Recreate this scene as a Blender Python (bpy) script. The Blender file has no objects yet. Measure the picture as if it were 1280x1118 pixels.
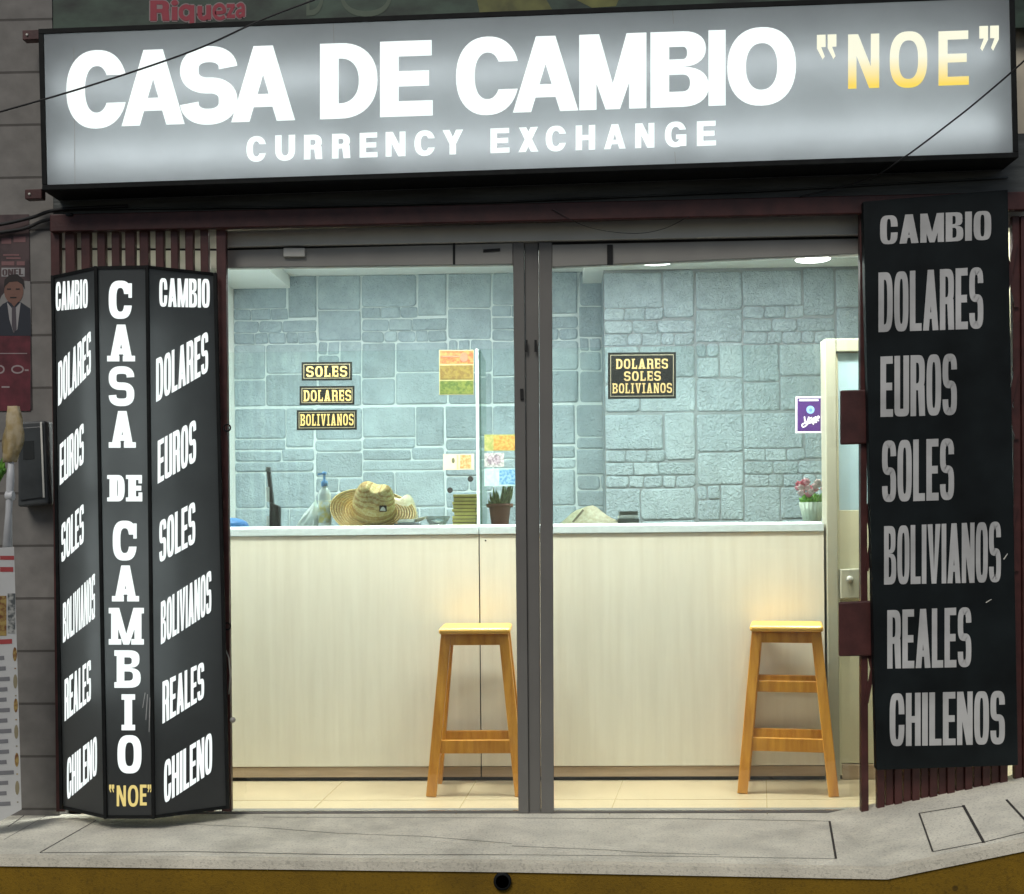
import bpy, bmesh, math, random
from mathutils import Vector, Matrix
from mathutils.geometry import tessellate_polygon
random.seed(7)
sc = bpy.context.scene
COL = sc.collection
R = math.radians
# ------------------------------------------------------------------ camera
PW, PH, F, HZ = 1280.0, 1118.0, 1600.0, 650.0
CAM = Vector((0.20, -5.03, 1.15))
YAW, ROLL = R(2.0), 0.0095
cam_d = bpy.data.cameras.new("camera")
cam = bpy.data.objects.new("camera", cam_d)
COL.objects.link(cam)
cam_d.sensor_width = 36.0
cam_d.lens = F / PW * 36.0
cam_d.shift_y = (HZ - PH / 2) / PW
cam_d.clip_end = 500
CM = Matrix.Rotation(YAW, 3, 'Z') @ Matrix.Rotation(R(90), 3, 'X') @ Matrix.Rotation(-ROLL, 3, 'Z')
cam.matrix_world = Matrix.Translation(CAM) @ CM.to_4x4()
sc.camera = cam
def ray(px, py):
    return CM @ Vector(((px - PW / 2) / F, -(py - HZ) / F, -1.0))
def at(px, py, Y):                      # the point of the plane y = Y seen at that pixel of the photograph
    d = ray(px, py); return CAM + d * ((Y - CAM.y) / d.y)
def atz(px, py, z=0.0):
    d = ray(px, py); return CAM + d * ((z - CAM.z) / d.z)
def hit(px, py, P, n):
    d = ray(px, py); return CAM + d * ((P - CAM).dot(n) / d.dot(n))
# ------------------------------------------------------------------ light
w = bpy.data.worlds.new("World"); sc.world = w; w.use_nodes = True
nt = w.node_tree
bg = nt.nodes["Background"]
sky = nt.nodes.new("ShaderNodeTexSky"); sky.sky_type = 'NISHITA'; sky.sun_disc = False
sky.sun_elevation = R(45); sky.sun_rotation = R(160)
nt.links.new(sky.outputs[0], bg.inputs[0]); bg.inputs[1].default_value = 0.045
sun_d = bpy.data.lights.new("sun", 'SUN'); sun_d.energy = 1.7; sun_d.angle = R(25); sun_d.color = (1.0, 0.95, 0.87)
sun = bpy.data.objects.new("sun", sun_d); COL.objects.link(sun)
sun.rotation_euler = (R(45), 0, R(-20))
sc.view_settings.view_transform = 'Standard'; sc.view_settings.look = 'None'
sc.view_settings.exposure = 0.0; sc.view_settings.gamma = 1.0
sc.render.engine = 'CYCLES'
sc.cycles.use_denoising = True
sc.cycles.max_bounces = 10; sc.cycles.transparent_max_bounces = 16
sc.cycles.sample_clamp_indirect = 6.0
# ------------------------------------------------------------------ materials
def nodes(name):
    m = bpy.data.materials.new(name); m.use_nodes = True
    t = m.node_tree; b = t.nodes["Principled BSDF"]
    return m, t, b
def mat(name, col, rough=0.6, metal=0.0, var=0.12, scale=18.0, bump=0.0, bscale=120.0, stretch=(1, 1, 1), spec=0.4, detail=6):
    m, t, b = nodes(name)
    b.inputs['Roughness'].default_value = rough; b.inputs['Metallic'].default_value = metal
    b.inputs['Specular IOR Level'].default_value = spec
    tc = t.nodes.new("ShaderNodeTexCoord"); mp = t.nodes.new("ShaderNodeMapping")
    mp.inputs['Scale'].default_value = stretch
    t.links.new(tc.outputs['Object'], mp.inputs[0])
    n = t.nodes.new("ShaderNodeTexNoise"); n.inputs['Scale'].default_value = scale; n.inputs['Detail'].default_value = detail
    t.links.new(mp.outputs[0], n.inputs['Vector'])
    r = t.nodes.new("ShaderNodeValToRGB")
    r.color_ramp.elements[0].position = 0.3; r.color_ramp.elements[1].position = 0.7
    r.color_ramp.elements[0].color = tuple(max(0, c * (1 - var)) for c in col) + (1,)
    r.color_ramp.elements[1].color = tuple(min(1, c * (1 + var)) for c in col) + (1,)
    t.links.new(n.outputs['Fac'], r.inputs[0]); t.links.new(r.outputs[0], b.inputs['Base Color'])
    if bump:
        n2 = t.nodes.new("ShaderNodeTexNoise"); n2.inputs['Scale'].default_value = bscale; n2.inputs['Detail'].default_value = 5
        t.links.new(mp.outputs[0], n2.inputs['Vector'])
        bp = t.nodes.new("ShaderNodeBump"); bp.inputs['Strength'].default_value = bump; bp.inputs['Distance'].default_value = 0.01
        t.links.new(n2.outputs['Fac'], bp.inputs['Height']); t.links.new(bp.outputs[0], b.inputs['Normal'])
    return m
def emit(name, col, s):
    m, t, b = nodes(name); t.nodes.remove(b)
    e = t.nodes.new("ShaderNodeEmission"); e.inputs[0].default_value = tuple(col) + (1,); e.inputs[1].default_value = s
    t.links.new(e.outputs[0], t.nodes["Material Output"].inputs[0]); return m
def translucent(name, col, trans, rough=0.35, streak=0.08):
    """backlit plastic sheet: diffuse front, lets the light of the tubes behind through"""
    m, t, b = nodes(name)
    b.inputs['Base Color'].default_value = tuple(col) + (1,); b.inputs['Roughness'].default_value = rough
    b.inputs['Specular IOR Level'].default_value = 0.3
    tr = t.nodes.new("ShaderNodeBsdfTranslucent")
    tc = t.nodes.new("ShaderNodeTexCoord"); mp = t.nodes.new("ShaderNodeMapping"); mp.inputs['Scale'].default_value = (2.2, 2.2, 2.6)
    n = t.nodes.new("ShaderNodeTexNoise"); n.inputs['Scale'].default_value = 2.2; n.inputs['Detail'].default_value = 7
    t.links.new(tc.outputs['Object'], mp.inputs[0]); t.links.new(mp.outputs[0], n.inputs['Vector'])
    r = t.nodes.new("ShaderNodeValToRGB")
    r.color_ramp.elements[0].position = 0.35; r.color_ramp.elements[1].position = 0.68
    r.color_ramp.elements[0].color = tuple(c * (1 - streak) for c in trans) + (1,)
    r.color_ramp.elements[1].color = tuple(c * (1 + streak) for c in trans) + (1,)
    t.links.new(n.outputs['Fac'], r.inputs[0]); t.links.new(r.outputs[0], tr.inputs[0])
    a = t.nodes.new("ShaderNodeAddShader")
    t.links.new(b.outputs[0], a.inputs[0]); t.links.new(tr.outputs[0], a.inputs[1])
    t.links.new(a.outputs[0], t.nodes["Material Output"].inputs[0]); return m
def glass(name, tint=(0.96, 0.99, 0.98), refl=1.0, dust=0.0):
    m, t, b = nodes(name); t.nodes.remove(b)
    tr = t.nodes.new("ShaderNodeBsdfTransparent"); tr.inputs[0].default_value = tint + (1,)
    gl = t.nodes.new("ShaderNodeBsdfGlossy"); gl.inputs['Roughness'].default_value = 0.015
    fr = t.nodes.new("ShaderNodeFresnel"); fr.inputs[0].default_value = 1.45
    mu = t.nodes.new("ShaderNodeMath"); mu.operation = 'MULTIPLY'; mu.inputs[1].default_value = refl
    mx = t.nodes.new("ShaderNodeMixShader")
    t.links.new(fr.outputs[0], mu.inputs[0]); t.links.new(mu.outputs[0], mx.inputs[0])
    t.links.new(tr.outputs[0], mx.inputs[1]); t.links.new(gl.outputs[0], mx.inputs[2])
    if dust:
        df_ = t.nodes.new("ShaderNodeBsdfDiffuse"); df_.inputs[0].default_value = (.8, .8, .78, 1)
        tc = t.nodes.new("ShaderNodeTexCoord"); mp = t.nodes.new("ShaderNodeMapping"); mp.inputs['Scale'].default_value = (3, 3, 1.2); mp.inputs['Rotation'].default_value = (0, .5, 0)
        n = t.nodes.new("ShaderNodeTexNoise"); n.inputs['Scale'].default_value = 2.5; n.inputs['Detail'].default_value = 9; n.inputs['Roughness'].default_value = .7
        mr = t.nodes.new("ShaderNodeMapRange"); mr.inputs[1].default_value = .42; mr.inputs[2].default_value = .75; mr.inputs[4].default_value = dust
        m2 = t.nodes.new("ShaderNodeMixShader")
        t.links.new(tc.outputs['Object'], mp.inputs[0]); t.links.new(mp.outputs[0], n.inputs['Vector']); t.links.new(n.outputs['Fac'], mr.inputs[0])
        t.links.new(mr.outputs[0], m2.inputs[0]); t.links.new(mx.outputs[0], m2.inputs[1]); t.links.new(df_.outputs[0], m2.inputs[2]); mx = m2
    t.links.new(mx.outputs[0], t.nodes["Material Output"].inputs[0]); return m
def wood(name, c0, c1, scale=1.0, rough=0.45, stretch=(9, 9, 0.5)):
    m, t, b = nodes(name); b.inputs['Roughness'].default_value = rough
    tc = t.nodes.new("ShaderNodeTexCoord"); mp = t.nodes.new("ShaderNodeMapping"); mp.inputs['Scale'].default_value = stretch
    n = t.nodes.new("ShaderNodeTexNoise"); n.inputs['Scale'].default_value = 3.0 * scale; n.inputs['Detail'].default_value = 9; n.inputs['Roughness'].default_value = 0.62
    t.links.new(tc.outputs['Object'], mp.inputs[0]); t.links.new(mp.outputs[0], n.inputs['Vector'])
    r = t.nodes.new("ShaderNodeValToRGB")
    r.color_ramp.elements[0].position = 0.34; r.color_ramp.elements[1].position = 0.66
    r.color_ramp.elements[0].color = c0 + (1,); r.color_ramp.elements[1].color = c1 + (1,)
    t.links.new(n.outputs['Fac'], r.inputs[0]); t.links.new(r.outputs[0], b.inputs['Base Color'])
    bp = t.nodes.new("ShaderNodeBump"); bp.inputs['Strength'].default_value = 0.12; bp.inputs['Distance'].default_value = 0.004
    t.links.new(n.outputs['Fac'], bp.inputs['Height']); t.links.new(bp.outputs[0], b.inputs['Normal'])
    return m
def stone_mat(name, col, bump):
    m, t, b = nodes(name); b.inputs['Roughness'].default_value = 0.55; b.inputs['Specular IOR Level'].default_value = 0.35
    tc = t.nodes.new("ShaderNodeTexCoord")
    n = t.nodes.new("ShaderNodeTexNoise"); n.inputs['Scale'].default_value = 9; n.inputs['Detail'].default_value = 8; n.inputs['Roughness'].default_value = 0.7
    t.links.new(tc.outputs['Object'], n.inputs['Vector'])
    r = t.nodes.new("ShaderNodeValToRGB")
    r.color_ramp.elements[0].position = 0.3; r.color_ramp.elements[1].position = 0.72
    r.color_ramp.elements[0].color = tuple(c * 0.8 for c in col) + (1,); r.color_ramp.elements[1].color = tuple(c * 1.2 for c in col) + (1,)
    t.links.new(n.outputs['Fac'], r.inputs[0]); t.links.new(r.outputs[0], b.inputs['Base Color'])
    n2 = t.nodes.new("ShaderNodeTexNoise"); n2.inputs['Scale'].default_value = 55; n2.inputs['Detail'].default_value = 6; n2.inputs['Distortion'].default_value = 1.2
    t.links.new(tc.outputs['Object'], n2.inputs['Vector'])
    bp = t.nodes.new("ShaderNodeBump"); bp.inputs['Strength'].default_value = bump; bp.inputs['Distance'].default_value = 0.012
    t.links.new(n2.outputs['Fac'], bp.inputs['Height']); t.links.new(bp.outputs[0], b.inputs['Normal'])
    return m
def block_mat(name, col, mortar, bw, bh):
    m, t, b = nodes(name); b.inputs['Roughness'].default_value = 0.85
    tc = t.nodes.new("ShaderNodeTexCoord"); sp = t.nodes.new("ShaderNodeSeparateXYZ"); cb = t.nodes.new("ShaderNodeCombineXYZ")
    t.links.new(tc.outputs['Object'], sp.inputs[0]); t.links.new(sp.outputs['X'], cb.inputs['X']); ofs = t.nodes.new('ShaderNodeMath'); ofs.inputs[1].default_value = -.026; t.links.new(sp.outputs['Z'], ofs.inputs[0]); t.links.new(ofs.outputs[0], cb.inputs['Y'])
    br = t.nodes.new("ShaderNodeTexBrick"); br.offset = 0.0
    br.inputs['Color1'].default_value = col + (1,); br.inputs['Color2'].default_value = tuple(c * 0.85 for c in col) + (1,)
    br.inputs['Mortar'].default_value = mortar + (1,); br.inputs['Scale'].default_value = 1.0; br.inputs['Mortar Size'].default_value = 0.005
    br.inputs['Brick Width'].default_value = bw; br.inputs['Row Height'].default_value = bh
    t.links.new(cb.outputs[0], br.inputs['Vector'])
    n = t.nodes.new("ShaderNodeTexNoise"); n.inputs['Scale'].default_value = 14; n.inputs['Detail'].default_value = 8
    t.links.new(tc.outputs['Object'], n.inputs['Vector'])
    mx = t.nodes.new("ShaderNodeMix"); mx.data_type = 'RGBA'; mx.blend_type = 'MULTIPLY'; mx.inputs[0].default_value = 0.55
    t.links.new(br.outputs[0], mx.inputs[6]); t.links.new(n.outputs['Fac'], mx.inputs[7]); t.links.new(mx.outputs[2], b.inputs['Base Color'])
    bp = t.nodes.new("ShaderNodeBump"); bp.inputs['Strength'].default_value = 0.5; bp.inputs['Distance'].default_value = 0.006
    ad = t.nodes.new("ShaderNodeMath"); ad.operation = 'SUBTRACT'
    t.links.new(n.outputs['Fac'], ad.inputs[0]); t.links.new(br.outputs['Fac'], ad.inputs[1])
    t.links.new(ad.outputs[0], bp.inputs['Height']); t.links.new(bp.outputs[0], b.inputs['Normal'])
    return m
def concrete_mat(name, col):
    m = mat(name, col, 0.8, var=0.16, scale=5, bump=0.35, bscale=240, detail=12); t = m.node_tree; b = t.nodes["Principled BSDF"]
    src = b.inputs['Base Color'].links[0].from_socket; tc = t.nodes.new("ShaderNodeTexCoord")
    def mul(src, fac, lo, hi, dark):
        r = t.nodes.new("ShaderNodeMapRange"); r.inputs[1].default_value = lo; r.inputs[2].default_value = hi; r.inputs[3].default_value = dark; r.inputs[4].default_value = 1.0
        t.links.new(fac, r.inputs[0]); x = t.nodes.new("ShaderNodeMix"); x.data_type = 'RGBA'; x.blend_type = 'MULTIPLY'; x.inputs[0].default_value = 1
        t.links.new(src, x.inputs[6]); t.links.new(r.outputs[0], x.inputs[7]); return x.outputs[2]
    n = t.nodes.new("ShaderNodeTexNoise"); n.inputs['Scale'].default_value = 110; n.inputs['Detail'].default_value = 3; t.links.new(tc.outputs['Object'], n.inputs['Vector'])
    v = t.nodes.new("ShaderNodeTexVoronoi"); v.inputs['Scale'].default_value = 3.3; t.links.new(tc.outputs['Object'], v.inputs['Vector'])
    n3 = t.nodes.new("ShaderNodeTexNoise"); n3.inputs['Scale'].default_value = 1.7; n3.inputs['Detail'].default_value = 10; n3.inputs['Roughness'].default_value = .72; t.links.new(tc.outputs['Object'], n3.inputs['Vector'])
    src = mul(src, n.outputs['Fac'], .30, .48, .72); src = mul(src, v.outputs['Distance'], .028, .040, .45); src = mul(src, n3.outputs['Fac'], .36, .52, .74)
    t.links.new(src, b.inputs['Base Color']); return m
def plain(name, col, rough=0.6, metal=0.0):
    return mat(name, col, rough, metal, var=0.05, scale=40)
def graded(name, c0, c1, s, z0, z1):          # print that runs from one colour to another down the letter
    m = emit(name, c0, s); t = m.node_tree; e = [x for x in t.nodes if x.type == 'EMISSION'][0]
    tc = t.nodes.new("ShaderNodeTexCoord"); sp = t.nodes.new("ShaderNodeSeparateXYZ"); mr = t.nodes.new("ShaderNodeMapRange"); mx = t.nodes.new("ShaderNodeMix"); mx.data_type = 'RGBA'
    mr.inputs[1].default_value = z0 + .1 * (z1 - z0); mr.inputs[2].default_value = z0 + .62 * (z1 - z0)
    t.links.new(tc.outputs['Object'], sp.inputs[0]); t.links.new(sp.outputs['Z'], mr.inputs[0]); t.links.new(mr.outputs[0], mx.inputs[0])
    mx.inputs[6].default_value = c0 + (1,); mx.inputs[7].default_value = c1 + (1,); t.links.new(mx.outputs[2], e.inputs[0]); return m
M = dict(
    concrete=concrete_mat("ledge_concrete", (0.85, 0.82, 0.69)),
    groove=plain("groove_dark", (0.06, 0.055, 0.05), 0.9),
    lip=concrete_mat("ledge_lip", (0.80, 0.75, 0.61)),
    yellow=concrete_mat("kerb_yellow", (0.23, 0.13, 0.004)),
    asphalt=mat("asphalt", (0.05, 0.05, 0.05), 0.9, var=0.3, scale=60, bump=0.4),
    tile=mat("floor_tile", (0.385, 0.305, 0.195), 0.28, var=0.07, scale=5, bump=0.03),
    tjoint=plain("tile_joint", (0.34, 0.27, 0.16), 0.8),
    stone=stone_mat("stone_blue", (0.244, 0.314, 0.353), 1.0), stone_b=stone_mat("stone_blue_dark", (0.222, 0.287, 0.321), 1.1), stone_c=stone_mat("stone_blue_light", (0.263, 0.335, 0.370), 0.9),
    stone2_b=stone_mat("stone_grey_dark", (0.230, 0.291, 0.321), 1.5), stone2_c=stone_mat("stone_grey_light", (0.267, 0.330, 0.362), 1.3),
    stone2=stone_mat("stone_grey", (0.248, 0.310, 0.345), 1.4),
    grout=plain("stone_joint_lit", (0.45, 0.52, 0.54), 0.7),  # left wall joints: light caught on the stone bevels is put into the colour
    grout_shaded=plain("stone_joint_shaded", (0.155, 0.18, 0.195), 0.7),  # right wall joints: shading between the stones is put into the colour
    white=mat("white_paint", (0.78, 0.82, 0.80), 0.6, var=0.03, scale=6),
    plaster=mat("cream_plaster", (0.60, 0.55, 0.45), 0.8, var=0.12, scale=9, bump=0.1),
    block=block_mat("block_wall", (0.29, 0.275, 0.255), (0.12, 0.11, 0.10), 0.80, 0.2078),
    alu=mat("bronze_aluminium", (0.64, 0.63, 0.57), 0.5, 0.1, var=0.06, scale=6),
    alu2=mat("dark_aluminium", (0.33, 0.32, 0.29), 0.5, 0.1, var=0.06, scale=6),
    stile=mat("stile_aluminium", (0.155, 0.15, 0.138), 0.5, 0.1, var=0.06, scale=6),
    dark=plain("gap_dark", (0.012, 0.012, 0.012), 0.7),
    black=mat("black_metal", (0.011, 0.012, 0.012), 0.6, 0.0, var=0.3, scale=20, spec=0.12),
    fascia=mat("fascia_metal", (0.060, 0.066, 0.064), 0.5, 0.2, var=0.45, scale=3, stretch=(1, 1, 8), bump=0.3, bscale=8),
    maroon=mat("maroon_paint", (0.062, 0.019, 0.017), 0.45, 0.0, var=0.3, scale=16, bump=0.06),
    counter=wood("counter_laminate", (0.645, 0.60, 0.495), (0.70, 0.66, 0.555), 1.3, 0.5, (8, 8, 0.4)),
    ctop=plain("countertop_white", (0.50, 0.56, 0.57), 0.35),
    kick=wood("kick_board", (0.33, 0.24, 0.155), (0.43, 0.325, 0.22), 1.0, 0.5, (0.6, 6, 9)),
    stool=wood("varnished_pine", (0.43, 0.165, 0.018), (0.64, 0.30, 0.042), 1.6, 0.32, (7, 7, 0.7)),
    seat=wood("varnished_seat", (0.60, 0.30, 0.05), (0.76, 0.44, 0.10), 1.6, 0.3, (0.8, 7, 7)),
    cream=mat("cream_paint", (0.30, 0.29, 0.225), 0.45, var=0.05, scale=5),
    creamd=mat("cream_panel", (0.52, 0.49, 0.35), 0.45, var=0.05, scale=5),
    pale=mat("frosted_pane", (0.36, 0.48, 0.53), 0.35, var=0.05, scale=3),
    glass=glass("clear_glass", dust=.022),
    glass_c=glass("screen_glass", (0.95, 0.99, 0.975), 1.2, .025),
    gedge=mat("glass_edge", (0.60, 0.80, 0.68), 0.2, var=0.04, scale=5),
    chan=plain("polished_edge", (0.86, 0.92, 0.88), 0.2),
    letter=emit("backlit_white", (0.93, 1.0, 0.98), 1.15),
    lgold=graded("backlit_gold", (1.0, 0.74, 0.14), (1.0, 0.99, 0.78), 1.0, at(1130, 112, -.27).z - at(655, 215, -.17).z, at(1130, 45, -.27).z - at(655, 215, -.17).z),
    lgold2=emit("backlit_gold_dim", (0.96, 0.76, 0.27), 0.85),
    face=translucent("sign_face", (0.10, 0.105, 0.11), (0.28, 0.30, 0.312), streak=0.07),
    face2=translucent("box_face", (0.035, 0.037, 0.037), (0.10, 0.105, 0.105), streak=0.10),
    opal=translucent("opal_pane", (0.26, 0.25, 0.23), (0.15, 0.145, 0.13)),
    tube=emit("fluorescent_tube", (0.96, 1.0, 1.0), 5.6),
    tubeb=emit("lower_fluorescent_tube", (0.96, 1.0, 1.0), 7.4),  # lower row of sign tubes, stronger than the upper
    tube2=emit("box_tube", (0.92, 1.0, 1.0), 3.2),
    lamp=emit("ceiling_lamp", (0.97, 1.0, 0.985), 7.0),
    fillm=emit("added_middle_lamp", (0.97, 1.0, 0.985), 200.0),  # unseen lamps added to brighten the counter items and back wall
    fillf=emit("added_front_lamp", (0.97, 1.0, 0.92), 360.0),  # unseen front row added to brighten the counter front
    lampring=plain("lamp_ring", (0.8, 0.8, 0.8)),
    unlit=mat("unlit_board", (0.007, 0.010, 0.011), 0.5, var=0.5, scale=5, spec=.15),
    ulet=mat("unlit_letter", (0.47, 0.47, 0.465), 0.5, var=0.24, scale=5),
    gold=plain("gold_print", (0.29, 0.215, 0.09), 0.5),
    goldl=plain("light_gold_print", (0.46, 0.33, 0.115), 0.5),
    plate=mat("black_plate", (0.005, 0.0055, 0.0045), 0.6, var=.05, spec=.08),
    platel=plain("plate_line", (0.17, 0.155, 0.10), 0.5),
    platem=plain("plate_line_dim", (0.12, 0.115, 0.08), 0.5),
    wp=plain("white_print", (0.85, 0.85, 0.83)),
    cable=plain("cable_black", (0.015, 0.015, 0.016), 0.6),
)
# ------------------------------------------------------------------ mesh builder
def wloc(o):
    v = Vector((0, 0, 0))
    while o: v = v + o.location; o = o.parent
    return v
class MB:
    def __init__(s): s.v = []; s.f = []; s.m = []; s.s = []
    def add(s, vs, fs, m=0, smooth=False):
        k = len(s.v); s.v += [Vector(p) for p in vs]
        for f in fs: s.f.append([i + k for i in f]); s.m.append(m); s.s.append(smooth)
        return s
    def hexa(s, a, b, m=0):                     # two matching quads, closed
        return s.add(list(a) + list(b), [(0, 1, 2, 3), (7, 6, 5, 4), (0, 4, 5, 1), (1, 5, 6, 2), (2, 6, 7, 3), (3, 7, 4, 0)], m)
    def box(s, x0, x1, y0, y1, z0, z1, m=0):
        return s.hexa([(x0, y0, z0), (x1, y0, z0), (x1, y0, z1), (x0, y0, z1)], [(x0, y1, z0), (x1, y1, z0), (x1, y1, z1), (x0, y1, z1)], m)
    def pbox(s, q, yf, yb, m=0):                # q: TL, TR, BR, BL as seen on the plane y=yf, run straight back to yb
        a = [at(px, py, yf) for px, py in (q[3], q[2], q[1], q[0])]
        b = [Vector((p.x, yb, p.z)) for p in a]
        return s.hexa(a, b, m)
    def bar(s, p0, p1, w, d, up=(0, 1, 0), w2=None, d2=None, m=0):
        p0, p1 = Vector(p0), Vector(p1); t = (p1 - p0).normalized(); u = Vector(up)
        u = (u - t * u.dot(t)).normalized(); x = t.cross(u)
        w2 = w2 or w; d2 = d2 or d
        f = lambda p, w, d: [p - x * w / 2 - u * d / 2, p + x * w / 2 - u * d / 2, p + x * w / 2 + u * d / 2, p - x * w / 2 + u * d / 2]
        return s.hexa(f(p0, w, d), f(p1, w2, d2), m)
    def tube(s, pts, r, n=8, m=0, close=False, rs=None):
        pts = [Vector(p) for p in pts]; N = len(pts); vs = []; prev = None
        for i, p in enumerate(pts):
            if close: t = (pts[(i + 1) % N] - pts[i - 1]).normalized()
            else: t = (pts[min(i + 1, N - 1)] - pts[max(i - 1, 0)]).normalized()
            if prev is None: prev = Vector((0, 0, 1)) if abs(t.z) < 0.9 else Vector((1, 0, 0))
            a = (prev - t * prev.dot(t)).normalized(); b = t.cross(a); prev = a
            rr = rs[i] if rs else r
            vs += [p + (a * math.cos(2 * math.pi * k / n) + b * math.sin(2 * math.pi * k / n)) * rr for k in range(n)]
        fs = []
        for i in range(N if close else N - 1):
            j = (i + 1) % N
            for k in range(n): fs.append((i * n + k, i * n + (k + 1) % n, j * n + (k + 1) % n, j * n + k))
        if not close: fs += [tuple(range(n))[::-1], tuple((N - 1) * n + k for k in range(n))]
        return s.add(vs, fs, m, True)
    def lathe(s, prof, c=(0, 0, 0), n=28, m=0, xf=None, smooth=True):
        vs = []; c = Vector(c)
        for r, z in prof:
            for k in range(n):
                a = 2 * math.pi * k / n; p = Vector((r * math.cos(a), r * math.sin(a), z))
                vs.append((xf(p) if xf else p) + c)
        fs = []
        for i in range(len(prof) - 1):
            for k in range(n): fs.append((i * n + k, i * n + (k + 1) % n, (i + 1) * n + (k + 1) % n, (i + 1) * n + k))
        if prof[0][0] > 1e-5: fs.append(tuple(range(n))[::-1])
        if prof[-1][0] > 1e-5: fs.append(tuple((len(prof) - 1) * n + k for k in range(n)))
        return s.add(vs, fs, m, smooth)
    def polys(s, pieces, P, n, e=0.0006, m=0, step=0.00012):   # flat print: pieces in photo pixels laid on the plane (P, n)
        for k, (o, hs) in enumerate(pieces):
            if isinstance(o, Strip):
                N = len(o) // 2; flat = o; tris = [(i, i + 1, N + i + 1, N + i) for i in range(N - 1)]
            else:
                loops = [[Vector((x, -y, 0)) for x, y in l] for l in [o] + list(hs)]
                tris = tessellate_polygon(loops)
                flat = [p for l in [o] + list(hs) for p in l]
            off = n * (e + step * (k % 4))
            s.add([hit(x, y, P, n) + off for x, y in flat], tris, m)
        return s
    def build(s, name, mats, parent=None, bevel=0.0, seg=2, local=False, flip=False):
        me = bpy.data.meshes.new(name)
        o = Vector((0, 0, 0)) if (local or parent is None) else wloc(parent)
        me.from_pydata([p - o for p in s.v], [], s.f)
        for mm in (mats if isinstance(mats, (list, tuple)) else [mats]): me.materials.append(mm)
        for p, mi, sm in zip(me.polygons, s.m, s.s): p.material_index = mi; p.use_smooth = sm
        bm = bmesh.new(); bm.from_mesh(me)
        bmesh.ops.recalc_face_normals(bm, faces=bm.faces[:]); bm.to_mesh(me); bm.free()
        ob = bpy.data.objects.new(name, me); COL.objects.link(ob)
        if parent: ob.parent = parent
        if bevel:
            b = ob.modifiers.new("bevel", 'BEVEL'); b.width = bevel; b.segments = seg; b.limit_method = 'ANGLE'; b.angle_limit = R(40)
        return ob
def tag(o, label=None, cat=None, group=None, kind=None):
    if label: o["label"] = label
    if cat: o["category"] = cat
    if group: o["group"] = group
    if kind: o["kind"] = kind
    return o
def root(name, loc, label, cat, group=None):
    o = bpy.data.objects.new(name, None); COL.objects.link(o); o.location = loc
    o.empty_display_size = 0.1
    return tag(o, label, cat, group)
def struct(mb, name, m, **k): return tag(mb.build(name, m, **k), kind="structure")
NY = Vector((0, -1, 0))
# ------------------------------------------------------------------ lettering
def se(c, p): return math.copysign(abs(c) ** (2.0 / p), c)
def arc(cx, cy, rx, ry, a0, a1, p=2.0, n=18):
    return [(cx + rx * se(math.cos(a0 + (a1 - a0) * i / n), p), cy + ry * se(math.sin(a0 + (a1 - a0) * i / n), p)) for i in range(n + 1)]
class Strip(list): pass                     # two edges of a ribbon: left points, then right points
def stroke(pts, ts):
    L, Rr = [], []
    for i, (x, y) in enumerate(pts):
        x0, y0 = pts[max(i - 1, 0)]; x1, y1 = pts[min(i + 1, len(pts) - 1)]
        dx, dy = x1 - x0, y1 - y0; d = math.hypot(dx, dy) or 1
        t = ts(dx / d, dy / d) / 2
        L.append((x - dy / d * t, y + dx / d * t)); Rr.append((x + dy / d * t, y - dx / d * t))
    return Strip(L + Rr)
def rect(x0, x1, y0, y1): return [(x0, y0), (x1, y0), (x1, y1), (x0, y1)]
PI = math.pi
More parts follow.
